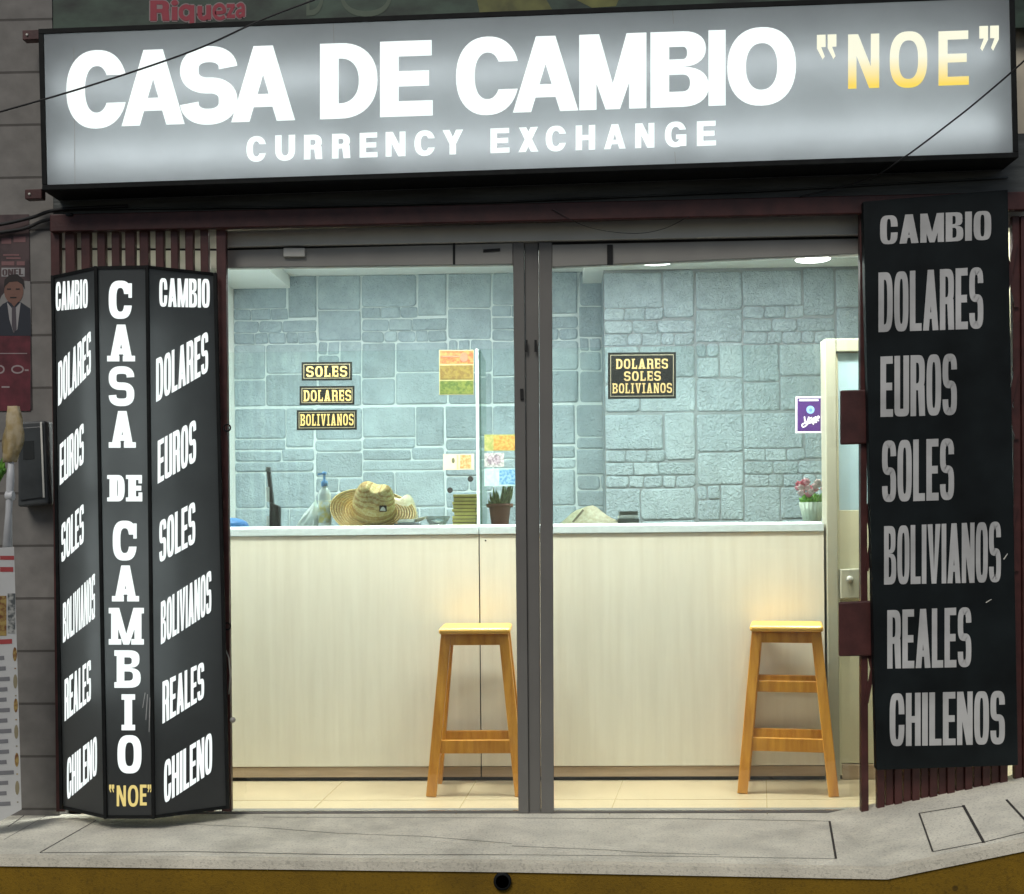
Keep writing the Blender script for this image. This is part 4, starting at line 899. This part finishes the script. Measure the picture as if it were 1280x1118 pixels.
hat, xf = straw_hat("straw_hat", c, k(54), k(27), k(42), T1, straw, "yellow straw hat with black patch lying on the counter", "hat")
pp = T1 @ Vector((k(9), -k(25), k(9))) ; b = MB()
pc = at(478.5, 636, YI - k(33)); b.box(pc.x - .016, pc.x + .016, pc.y - .004, pc.y + .02, pc.z - .014, pc.z + .014); hp = b.build("patch", M['plate'], hat, bevel=.002)
b = MB(); b.polys([([(475, 638.5), (476.5, 635), (479, 633.5), (481.5, 636), (482, 639)], [])], Vector((0, pc.y - .0045, 0)), NY, .0006); b.build("patch_mark", M['wp'], hp)
# pale hat and the flat device under it
pale_straw = noisy("pale_straw", (0.74, 0.63, 0.42), (0.88, 0.80, 0.60), 50)
c = base(503, 1.0); c.z = zc + .006
straw_hat("pale_hat", c, k(33, 1.0), k(21, 1.0), k(36, 1.0), Matrix.Rotation(R(-6), 3, 'Y'), pale_straw, "cream hat half hidden behind the yellow straw hat", "hat")
c = base(509, .80); dv = root("card_reader", c, "dark flat card reader on the counter right of the straw hat", "card reader")
b = MB(); b.box(-k(15), k(16), -.05, .04, 0, k(4.5)); b.build("body", plain("device_dark", (0.10, 0.12, 0.14), .35), dv, bevel=.005, local=True)
b = MB(); b.hexa([(-k(11), -.045, k(4.6)), (k(9), -.045, k(4.6)), (k(9), -.045, k(6.5)), (-k(11), -.045, k(6.5))], [(-k(11), .03, k(4.6)), (k(9), .03, k(4.6)), (k(9), .03, k(10)), (-k(11), .03, k(10))]); b.build("screen", plain("device_screen", (0.42, 0.52, 0.52), .2), dv, bevel=.003, local=True)
# glass bowl
c = base(547, .84); bo_ = root("glass_bowl", c, "small clear glass bowl holding white slips beside the yellow stack", "bowl")
b = MB(); b.lathe([(0.0, .0), (k(8), 0), (k(9.5), .004), (k(13), k(7)), (k(16), k(13)), (k(15.4), k(13)), (k(12.4), k(7)), (k(9), .008), (0, .006)], (0, 0, 0), 28); b.build("bowl_glass", glass("bowl_glass", (0.92, 0.97, 0.96), 0.8), bo_, local=True)
b = MB()
for i in range(12):
    a = random.uniform(0, 6.28); r = random.uniform(0, k(8)); z = .012 + random.uniform(0, k(4)); d = Vector((math.cos(a*3), math.sin(a*3), random.uniform(-.2, .2))) * .016
    b.bar(Vector((r*math.cos(a), r*math.sin(a), z)) - d, Vector((r*math.cos(a), r*math.sin(a), z)) + d, .014, .002, up=(random.uniform(-1, 1), .2, 1))
b.build("paper_slips", M['wp'], bo_, local=True)
# yellow stack of pads, each one a thing
ymat = plain("pad_yellow", (0.95, 0.80, 0.24), .5); yed = plain("pad_edge", (0.86, 0.78, 0.40), .6)
c = base(582, .80); hpad = k(40, .80) / 9
words = ["lowest", "second lowest", "third from bottom", "fourth from bottom", "middle", "fourth from top", "third from top", "second from top", "topmost"]
for i in range(9):
    o = root("yellow_pad", (c.x + random.uniform(-.004, .004), c.y, zc + i * hpad), "thin yellow pad, %s of the stack beside the glass edge" % words[i], "pad", "stack of yellow pads")
    b = MB(); b.box(-k(14), k(13.5), -.04, .05, .0003, hpad * .20); b.build("binding", plain("pad_dark", (0.30, 0.22, 0.04)), o, local=True)
    b = MB(); b.box(-k(14.6), k(14.2), -.046, .054, hpad * .205, hpad - .0003); b.build("block", ymat, o, bevel=.0015, local=True)
    o.rotation_euler.z = R(random.uniform(-3, 3))
# brown pot with a succulent
def leafblade(b, p0, p1, w, bend, m=0):
    p0, p1 = Vector(p0), Vector(p1); N = 7; t = (p1 - p0); sd = t.cross(Vector((0, 1, 0.2))).normalized(); nn = sd.cross(t).normalized(); vs = []
    for i in range(N):
        u = i / (N - 1); q_ = p0 + t * u + Vector(bend) * (u * (1 - u) * 2); ww = w * (1 - u ** 2.2) * (.75 + .5 * u * (1 - u) * 2) + .0006
        vs += [q_ - sd * ww, q_ - nn * ww * .45, q_ + sd * ww, q_ + nn * ww * .45]
    fs = [(i*4+j, i*4+(j+1) % 4, (i+1)*4+(j+1) % 4, (i+1)*4+j) for i in range(N-1) for j in range(4)] + [(0, 1, 2, 3), tuple((N-1)*4+j for j in range(4))]
    b.add(vs, fs, m, True)
c = base(625, .78); pt = root("potted_succulent", c, "brown plastic pot with a green spiky succulent beside the door post", "potted plant")
K = lambda v: k(v, .78)
b = MB(); b.lathe([(0, 0), (K(10.5), 0), (K(13.5), K(23)), (K(16.5), K(23.5)), (K(17), K(28)), (K(15.2), K(28)), (K(14.6), K(24)), (0, K(24))], (0, 0, 0), 28); b.build("pot", plain("pot_brown", (0.20, 0.075, 0.05), .5), pt, local=True)
b = MB(); gm_ = noisy("succulent_green", (0.06, 0.13, 0.03), (0.16, 0.24, 0.08), 60)
for dx_, dz, yy in ((-12, 18, 0), (-7, 9, .02), (-3, 14, -.02), (3, 20, .01), (8, 26, -.01), (11, 30, .015), (14, 20, 0), (13, 10, -.02), (5, 34, .02), (-9, 13, -.015), (1, 9, -.03), (9, 16, -.03), (-5, 22, .03), (16, 27, .02), (-14, 9, -.02), (10, 6, -.04), (-8, 24, .01), (14, 34, .0), (7, 12, -.04), (-2, 18, -.03)):
    leafblade(b, (K(dx_) * .25, yy * .4, K(24)), (K(dx_), yy, K(25 + dz)), K(3.0), (K(dx_) * .35, 0, -K(4)))
b.build("leaves", gm_, pt, local=True)
# stapler standing on end
c = base(343, .86); stp = root("desk_stapler", c, "black stapler standing upright at the left of the counter", "stapler")
K = lambda v: k(v, .86); dkm = plain("stapler_black", (0.03, 0.034, 0.036), .35)
b = MB(); b.hexa([(-K(6), -.02, 0), (K(8), -.02, 0), (K(8), -.02, K(27)), (-K(5), -.02, K(33))], [(-K(6), .02, 0), (K(8), .02, 0), (K(8), .02, K(27)), (-K(5), .02, K(33))]); b.build("base", dkm, stp, bevel=.006, local=True)
b = MB(); b.hexa([(-K(5), -.014, K(30)), (K(0), -.014, K(30)), (-K(4.2), -.014, K(71)), (-K(9), -.014, K(72))], [(-K(5), .014, K(30)), (K(0), .014, K(30)), (-K(4.2), .014, K(71)), (-K(9), .014, K(72))]); b.build("arm", dkm, stp, bevel=.004, local=True)
b = MB(); b.hexa([(-K(10), -.016, K(72)), (-K(3), -.016, K(71)), (-K(4), -.016, K(77)), (-K(9), -.016, K(77))], [(-K(10), .016, K(72)), (-K(3), .016, K(71)), (-K(4), .016, K(77)), (-K(9), .016, K(77))]); b.build("tip", plain("stapler_steel", (.3, .32, .32), .3, .8), stp, bevel=.002, local=True)
b = MB(); b.box(-K(9), -K(5.2), -.022, .01, K(1), K(15)); b.box(-K(9), -K(5.2), -.021, .01, K(33), K(52)); b.build("white_tag", M['wp'], stp, bevel=.002, local=True)
# hand gel bottle
c = base(406, .86); gb = root("gel_bottle", c, "clear gel bottle with blue pump and yellow label", "bottle")
b = MB(); b.lathe([(0, 0), (K(8), 0), (K(8.3), K(2)), (K(8.3), K(40)), (K(7), K(46)), (K(3.4), K(50)), (K(3.4), K(53)), (0, K(53))], (0, 0, 0), 24); b.build("body", mat("gel_plastic", (0.80, 0.90, 0.94), .15, var=.1), gb, local=True)
b = MB(); b.lathe([(K(4.2), K(52)), (K(4.2), K(58)), (K(1.6), K(60)), (K(1.4), K(66)), (K(3), K(67)), (K(2.6), K(70)), (0, K(71))], (0, 0, 0), 16); b.bar((0, 0, K(68.5)), (-K(8), 0, K(67)), K(2.4), K(2.4)); b.build("pump", plain("pump_blue", (0.13, 0.36, 0.75), .35), gb, local=True)
b = MB(); b.lathe([(K(8.45), K(6)), (K(8.5), K(6)), (K(8.5), K(34)), (K(8.45), K(34))], (0, 0, 0), 24); b.build("label_wrap", noisy("gel_label", (0.62, 0.55, 0.20), (0.60, 0.70, 0.72), 30), gb, local=True)
# crumpled white bag
c = base(386, .90); wbg = MB(); 
N1, N2 = 22, 14
vs = []
for i in range(N2):
    t = i / (N2 - 1)
    for j in range(N1):
        a = 2*PI*j/N1; r = (1 - t**1.6) * (1 + .18*math.sin(5*a + 4*t) + .10*math.sin(9*a - 7*t))
        vs.append(c + Vector((k(16)*r*math.cos(a) + k(9)*t, .05*r*math.sin(a), .001 + k(33)*t*(1 + .08*math.sin(3*a)))))
wbg.add(vs, [(i*N1+j, i*N1+(j+1) % N1, (i+1)*N1+(j+1) % N1, (i+1)*N1+j) for i in range(N2-1) for j in range(N1)] + [tuple(range(N1))], 0, False)
tag(wbg.build("plastic_bag", mat("bag_white", (0.74, 0.82, 0.80), .35, var=.08, scale=30)), "crumpled white plastic bag left of the gel bottle", "bag")
# blue cap at far left
c = base(288, .86); cp = root("blue_cap", c, "bright blue cap at the far left end of the counter", "cap")
b = MB(); b.lathe([(k(23)*math.cos(a)*1.0, k(13)*math.sin(a)**.8) for a in [PI/2*i/10 for i in range(11)]], (0, 0, .002), 30); b.build("crown", mat("cap_blue", (0.10, 0.30, 0.70), .5, var=.15, scale=30), cp, local=True)
b = MB(); b.lathe([(k(15), .0), (k(28), .0005), (k(28), .004), (k(15), .006)], (0, 0, 0), 30, xf=lambda p: Vector((p.x, p.y*.8 - .02, p.z))); b.build("brim", mat("cap_brim", (0.30, 0.55, 0.80), .5, var=.1), cp, local=True)
# cream sun hat and till device on the right part
c = base(736, .86); c.z = zc + .004
sh2 = root("sun_hat", c, "soft cream sun hat lying right of the central door post", "hat")
prof = [(k(39), -.003), (k(38), k(1)), (k(33), k(4.5)), (k(28), k(8)), (k(22), k(12.5)), (k(16), k(17)), (k(10), k(20.5)), (k(5), k(22.5)), (0, k(23))]
b = MB(); b.lathe(prof, (0, 0, 0), 40, xf=lambda p: Vector((p.x, p.y * .8, p.z + .004 * math.sin(p.x * 60) * math.cos(p.y * 50)))); b.build("hat_body", pale_straw, sh2, local=True)
b = MB(); b.bar(Vector((-k(20), -k(24), k(3))), Vector((-k(7), -k(13), k(18))), k(2.4), .004, up=(0, -1, .3)); b.build("hat_fold", plain("fold_dark", (0.30, 0.25, 0.17)), sh2, local=True)
c = base(786, .86); cd = root("note_counter", c, "small dark banknote counter beside the cream sun hat", "counting machine")
dk2 = plain("counter_dark", (0.07, 0.09, 0.09), .35)
b = MB(); b.box(-k(14), k(12), -.06, .06, 0, k(8)); b.build("base", dk2, cd, bevel=.004, local=True)
b = MB(); b.box(-k(13), k(11), -.05, .05, k(8.2), k(11.5)); b.build("white_deck", M['wp'], cd, bevel=.002, local=True)
b = MB(); b.box(-k(12), k(11), -.04, .04, k(11.7), k(17)); b.build("top_cover", dk2, cd, bevel=.004, local=True)
# flower pot
c = base(1015, .86); fp = root("flower_pot", c, "white fluted pot of pink flowers at the right end of the counter", "flower pot")
K = lambda v: k(v, .86)
def flute(p): a = math.atan2(p.y, p.x); f = 1 + .035*math.cos(18*a); return Vector((p.x*f, p.y*f, p.z))
b = MB(); b.lathe([(0, 0), (K(10), 0), (K(15.5), K(26)), (K(14.5), K(26)), (K(14), K(23)), (0, K(22))], (0, 0, 0), 90, xf=flute); b.build("pot", mat("pot_white", (0.84, 0.90, 0.76), .35, var=.04), fp, local=True)
b = MB()
for i in range(60):
    a = random.uniform(0, 6.28); r = random.uniform(.3, 1.0)
    leafblade(b, (K(6)*math.cos(a), K(5)*math.sin(a), K(22)), (K(18)*r*math.cos(a), K(15)*r*math.sin(a), K(24 + random.uniform(2, 15))), K(3.4), (K(3)*math.cos(a), K(3)*math.sin(a), K(2)))
b.build("leaves", noisy("flower_leaf", (0.09, 0.30, 0.03), (0.24, 0.52, 0.07), 60), fp, local=True)
pk, rd, wh = plain("petal_pink", (0.90, 0.36, 0.44), .5), plain("petal_rose", (0.72, 0.16, 0.22), .5), plain("petal_white", (0.92, 0.70, 0.70), .5)
for i in range(26):
    fx, fz = random.uniform(-16, 16), random.uniform(33, 52); b = MB(); cc = Vector((K(fx), random.uniform(-K(11), K(8)), K(fz)))
    mats_ = [random.choice([pk, pk, wh, rd])]
    for ring, rr, tt in ((6, K(4.8), .9), (5, K(3.2), .45)):
        for j in range(ring):
            a = 2*PI*j/ring + tt; d = Vector((math.cos(a), -.25, math.sin(a)*.8 + .25)); leafblade(b, cc, cc + d * rr, K(2.8), (0, -K(1.5), 0))
    b.lathe([(0, -K(1)), (K(1.2), 0), (0, K(1))], cc + Vector((0, -K(.8), 0)), 8)
    b.build("blossom", mats_, fp, local=True)
# ------------------------------------------------------------------ left pier: poster, meter box, menu board
YP = -.047
PPq = Vector((0, YP - .002, 0))
b = MB(); b.pbox([(-60, 270), (36, 268), (40, 512), (-60, 516)], YP - .002, YP)
b.polys([pr(-60, 38, 420, 514, 0)], PPq, NY, .0004, 1)
b.polys([([(2, 370), (20, 350), (38, 352), (39, 420), (-20, 420)], [])], PPq, NY, .0004, 2)
b.polys([([(-12, 420), (-8, 392), (4, 380), (12, 376), (26, 378), (38, 386), (39, 420)], [])], PPq, NY, .0010, 3)
b.polys([([(9, 378), (17, 388), (26, 378), (22, 412), (17, 416), (12, 400)], [])], PPq, NY, .0016, 4)
b.polys([([(15, 384), (20, 384), (21, 412), (17.5, 417), (15, 408)], [])], PPq, NY, .0020, 5)
b.polys([([(10, 374), (18, 384), (27, 372), (26, 364), (11, 364)], []), disc(17.5, 364, 12, 16, 26)], PPq, NY, .0020, 6)
b.polys([([(5, 362), (6, 350), (12, 344), (22, 343), (30, 350), (31, 362), (28, 356), (22, 352), (12, 353), (7, 358)], []), pr(9, 14, 361, 362.5, 0), pr(20, 25, 361, 362.5, 0), pr(13, 21, 371.5, 373, 0)], PPq, NY, .0028, 7)
b.polys([disc(17, 367.5, 2, 1.6)], PPq, NY, .0030, 6)
b.polys([pr(2, 31, 335, 346, 0)], PPq, NY, .0008, 4)
b.polys(line("ONEL", 3, 29, 345, 344, 337, 336, 'imp'), PPq, NY, .0014, 0)
b.polys([pr(2, 14, 298, 305, 0), pr(17, 32, 296, 303, 0), pr(4, 24, 318, 320, 0), pr(8, 26, 322, 324, 0), pr(2, 18, 327, 332, 0), pr(21, 31, 327, 332, 0)], PPq, NY, .0008, 8)
b.polys([(disc(22, 462, 8, 5.5)[0], [disc(22, 462, 6, 3.5)[0]]), (disc(0, 462, 6, 5.5)[0], [disc(0, 462, 4, 3.5)[0]]), pr(0, 34, 441.5, 442.6, 0), pr(31, 36, 462, 464, 0), pr(2, 12, 483, 485, 0)], PPq, NY, .0008, 9)
tag(b.build("election_poster", [noisy("poster_dark", (0.035, 0.022, 0.024), (0.08, 0.05, 0.05), 14), mat("poster_maroon", (0.10, 0.016, 0.024), .6, var=.4, scale=20), plain("poster_pale", (0.22, 0.21, 0.20)), plain("suit_navy", (0.018, 0.022, 0.032)), plain("shirt_grey", (0.30, 0.29, 0.29)), plain("tie_grey", (0.07, 0.06, 0.07)), plain("face_tan", (0.17, 0.085, 0.062)), plain("hair_dark", (0.018, 0.013, 0.012)), plain("print_rose", (0.20, 0.10, 0.10)), plain("print_line", (0.30, 0.24, 0.24))]),
    "dark red election poster of a smiling man in a suit, on the block pier", "poster")
mb_ = root("meter_box", at(42, 640, -.1), "dark grey electricity meter box on the block pier", "meter box")
b = MB(); b.pbox([(22, 528), (56, 526), (60, 630), (22, 634)], -.13, -.046); bx_ = b.build("housing", mat("meter_grey", (0.055, 0.06, 0.062), .5, var=.25, scale=12), mb_, bevel=.008)
b = MB(); b.pbox([(25, 535), (52, 533), (55, 622), (25, 626)], -.137, -.1305); b.build("lid", mat("meter_lid", (0.045, 0.05, 0.052), .35, var=.25, scale=12), mb_, bevel=.005)
b = MB(); b.pbox([(50, 527.5), (52.2, 527.5), (55.8, 622), (53.6, 622)], -.1395, -.1375); b.build("hinge_strip", M['alu'], mb_)
b = MB(); b.pbox([(29, 552), (42, 551), (43, 574), (29, 575)], -.1385, -.1372); b.build("window", plain("meter_window", (0.02, 0.022, 0.025), .1), mb_)
YM = -.36
mn = root("menu_board", atz(8, 1030, 0.0), "white menu banner with red headings leaning at the left picture edge", "menu board")
m0, m1, m2 = at(-70, 690, YM - .12), at(17.5, 684, YM), at(27, 1012, YM + .03)
nM = (m2 - m1).cross(m0 - m1).normalized()
pm = [m0, m1, m2, hit(-60, 1060, m1, nM)]
if nM.y > 0: nM = -nM
b = MB(); b.hexa([pm[3], pm[2], pm[1], pm[0]], [p - nM * .012 for p in (pm[3], pm[2], pm[1], pm[0])]); b.build("panel", mat("menu_white", (0.60, 0.60, 0.585), .45, var=.06, scale=8), mn)
b = MB()
red = [pr(0, 17.5, 695, 700, 0), pr(0, 16.5, 709, 715, 0), pr(-8, 15, 800, 806, -.05)]
dark_ = [([(-20 + 0, y), (x, y - 2), (x + .3, y + 3), (-20, y + 5)], []) for y, x in zip(range(822, 1015, 13), (5, 7, 12, 9, 8, 12, 9, 14, 10, 11, 8, 17, 10, 8, 13))]
mred = plain('menu_red', (0.42, 0.07, 0.07))
for r_ in red: b = MB(); b.polys([r_], pm[1], nM, .0008, 0); b.build('heading_print', mred, mn)
b = MB(); b.polys(dark_, pm[1], nM, .0008, 0); b.build('text_print', plain('menu_text', (0.22, 0.22, 0.23)), mn)
b = MB()
b.polys([pr(-4, 8, 745, 795, 0)], pm[1], nM, .0008, 2); b.polys([pr(9.5, 19, 742, 792, 0)], pm[1], nM, .0008, 3)
for i, y in enumerate((818, 852, 882, 915, 950, 985)): b.polys([disc(18.5 + i*.6, y, 2.6, 9, 12), pr(18 + i*.6, 20 + i*.6, y + 17, y + 18.5, 0)], pm[1], nM, .0008, 4 if i % 2 else 2)
b.build("picture_print", [plain("menu_red", (0.42, 0.07, 0.07)), plain("menu_text", (0.22, 0.22, 0.23)), noisy("menu_food", (0.18, 0.07, 0.03), (0.42, 0.30, 0.10), 60), noisy("menu_glass", (0.10, 0.11, 0.11), (0.45, 0.45, 0.42), 60), plain("menu_icon", (0.30, 0.26, 0.16))], mn)
b = MB(); b.tube([at(9, 694, YM + .02), at(11, 640, YM + .02), at(13, 600, YM + .02), at(14, 575, YM + .02)], .012, 10, rs=[.020, .012, .015, .010]); b.build("pole", plain("pole_white", (0.50, 0.51, 0.52), .4), mn)
b = MB(); b.tube([at(8, 620, YM + .02), at(17, 620, YM + .02)], .019, 10); b.build("clamp", plain("clamp_white", (.55, .56, .57), .4), mn, bevel=.002)
# dry flag bunched on the pole top
fl_ = MB(); N1, N2 = 14, 9; vs = []
for i in range(N2):
    t = i / (N2 - 1); c0 = at(12 + 6*math.sin(t*2.2), 578 - 70*t, YM + .02)
    for j in range(N1):
        a = 2*PI*j/N1; r = (.020 + .014*math.sin(t*PI)) * (1 + .3*math.sin(4*a + 5*t)); vs.append(c0 + Vector((r*math.cos(a), r*.7*math.sin(a), 0)))
fl_.add(vs, [(i*N1+j, i*N1+(j+1) % N1, (i+1)*N1+(j+1) % N1, (i+1)*N1+j) for i in range(N2-1) for j in range(N1)] + [tuple(range(N1)), tuple((N2-1)*N1+j for j in range(N1))], 0, True)
b = fl_; tag(b.build("cloth_bundle", noisy("cloth_cream", (0.36, 0.27, 0.12), (0.46, 0.38, 0.24), 30)), "cream cloth bundled at the top of the white pole", "cloth")
b = MB()
for i in range(9): leafblade(b, at(-4 + i, 606 - i*2, YM + .04), at(-8 + i*2, 570 + (i % 3)*8, YM + .03), .012, (0, -.01, 0))
tag(b.build("green_plant", noisy("plant_green", (0.05, 0.16, 0.015), (0.12, 0.30, 0.03), 40)), "bright green leaves beside the white pole at the picture edge", "plant")
# ------------------------------------------------------------------ cables
def cable(name, pts, r, label, group="loose cables"):
    P = []
    W_ = [at(x, y, Y) for x, y, Y in pts]
    for i in range(len(W_) - 1):
        a, b_, c_, d_ = W_[max(i-1, 0)], W_[i], W_[i+1], W_[min(i+2, len(W_)-1)]
        for q_ in range(8):
            u = q_ / 8; P.append(0.5*((2*b_) + (-a+c_)*u + (2*a-5*b_+4*c_-d_)*u*u + (-a+3*b_-3*c_+d_)*u**3))
    P.append(W_[-1]); m = MB(); m.tube(P, r, 7); return tag(m.build(name, M['cable']), label, "cable", group)
cable("overhead_cable", [(-80, 163, -.6), (0, 140, -.58), (110, 108, -.55), (240, 64, -.52), (330, 24, -.5), (440, -18, -.48), (560, -70, -.45)], .0034, "long black cable rising across the left end of the lit sign")
cable("overhead_cable", [(1340, 20, -.6), (1276, 80, -.5), (1225, 124, -.42), (1190, 152, -.36), (1130, 197, -.30), (1080, 226, -.16), (1000, 246, -.139)], .0034, "black cable curving down over the right end of the lit sign")
cable("wall_cable", [(-60, 290, -.08), (0, 281, -.08), (40, 272, -.075), (75, 262, -.112), (160, 258, -.112)], .007, "upper of two thick cables running into the lintel at left")
cable("wall_cable", [(-60, 302, -.07), (0, 291, -.07), (30, 286, -.07), (55, 276, -.075), (90, 268, -.142)], .007, "lower thick cable crossing above the election poster")
cable("thin_wire", [(690, 262, -.14), (735, 284, -.14), (790, 292, -.14), (830, 286, -.14), (862, 270, -.14)], .0012, "thin wire sagging over the door head in the middle")
# drain pipe mouth in the kerb
dp = MB(); c = at(628, 1102, fr[1].y - .012)
dp.lathe([(.022, 0), (.030, 0), (.030, .012), (.022, .012), (.022, 0)], c, 20, xf=lambda p: Vector((p.x, p.z - .004, p.y)))
dp.lathe([(0, 0), (.0215, 0)], c, 20, 1, xf=lambda p: Vector((p.x, p.z + .004, p.y)))
tag(dp.build("drain_pipe", [M['black'], M['dark']]), "round black drain pipe mouth in the yellow kerb", "drain")
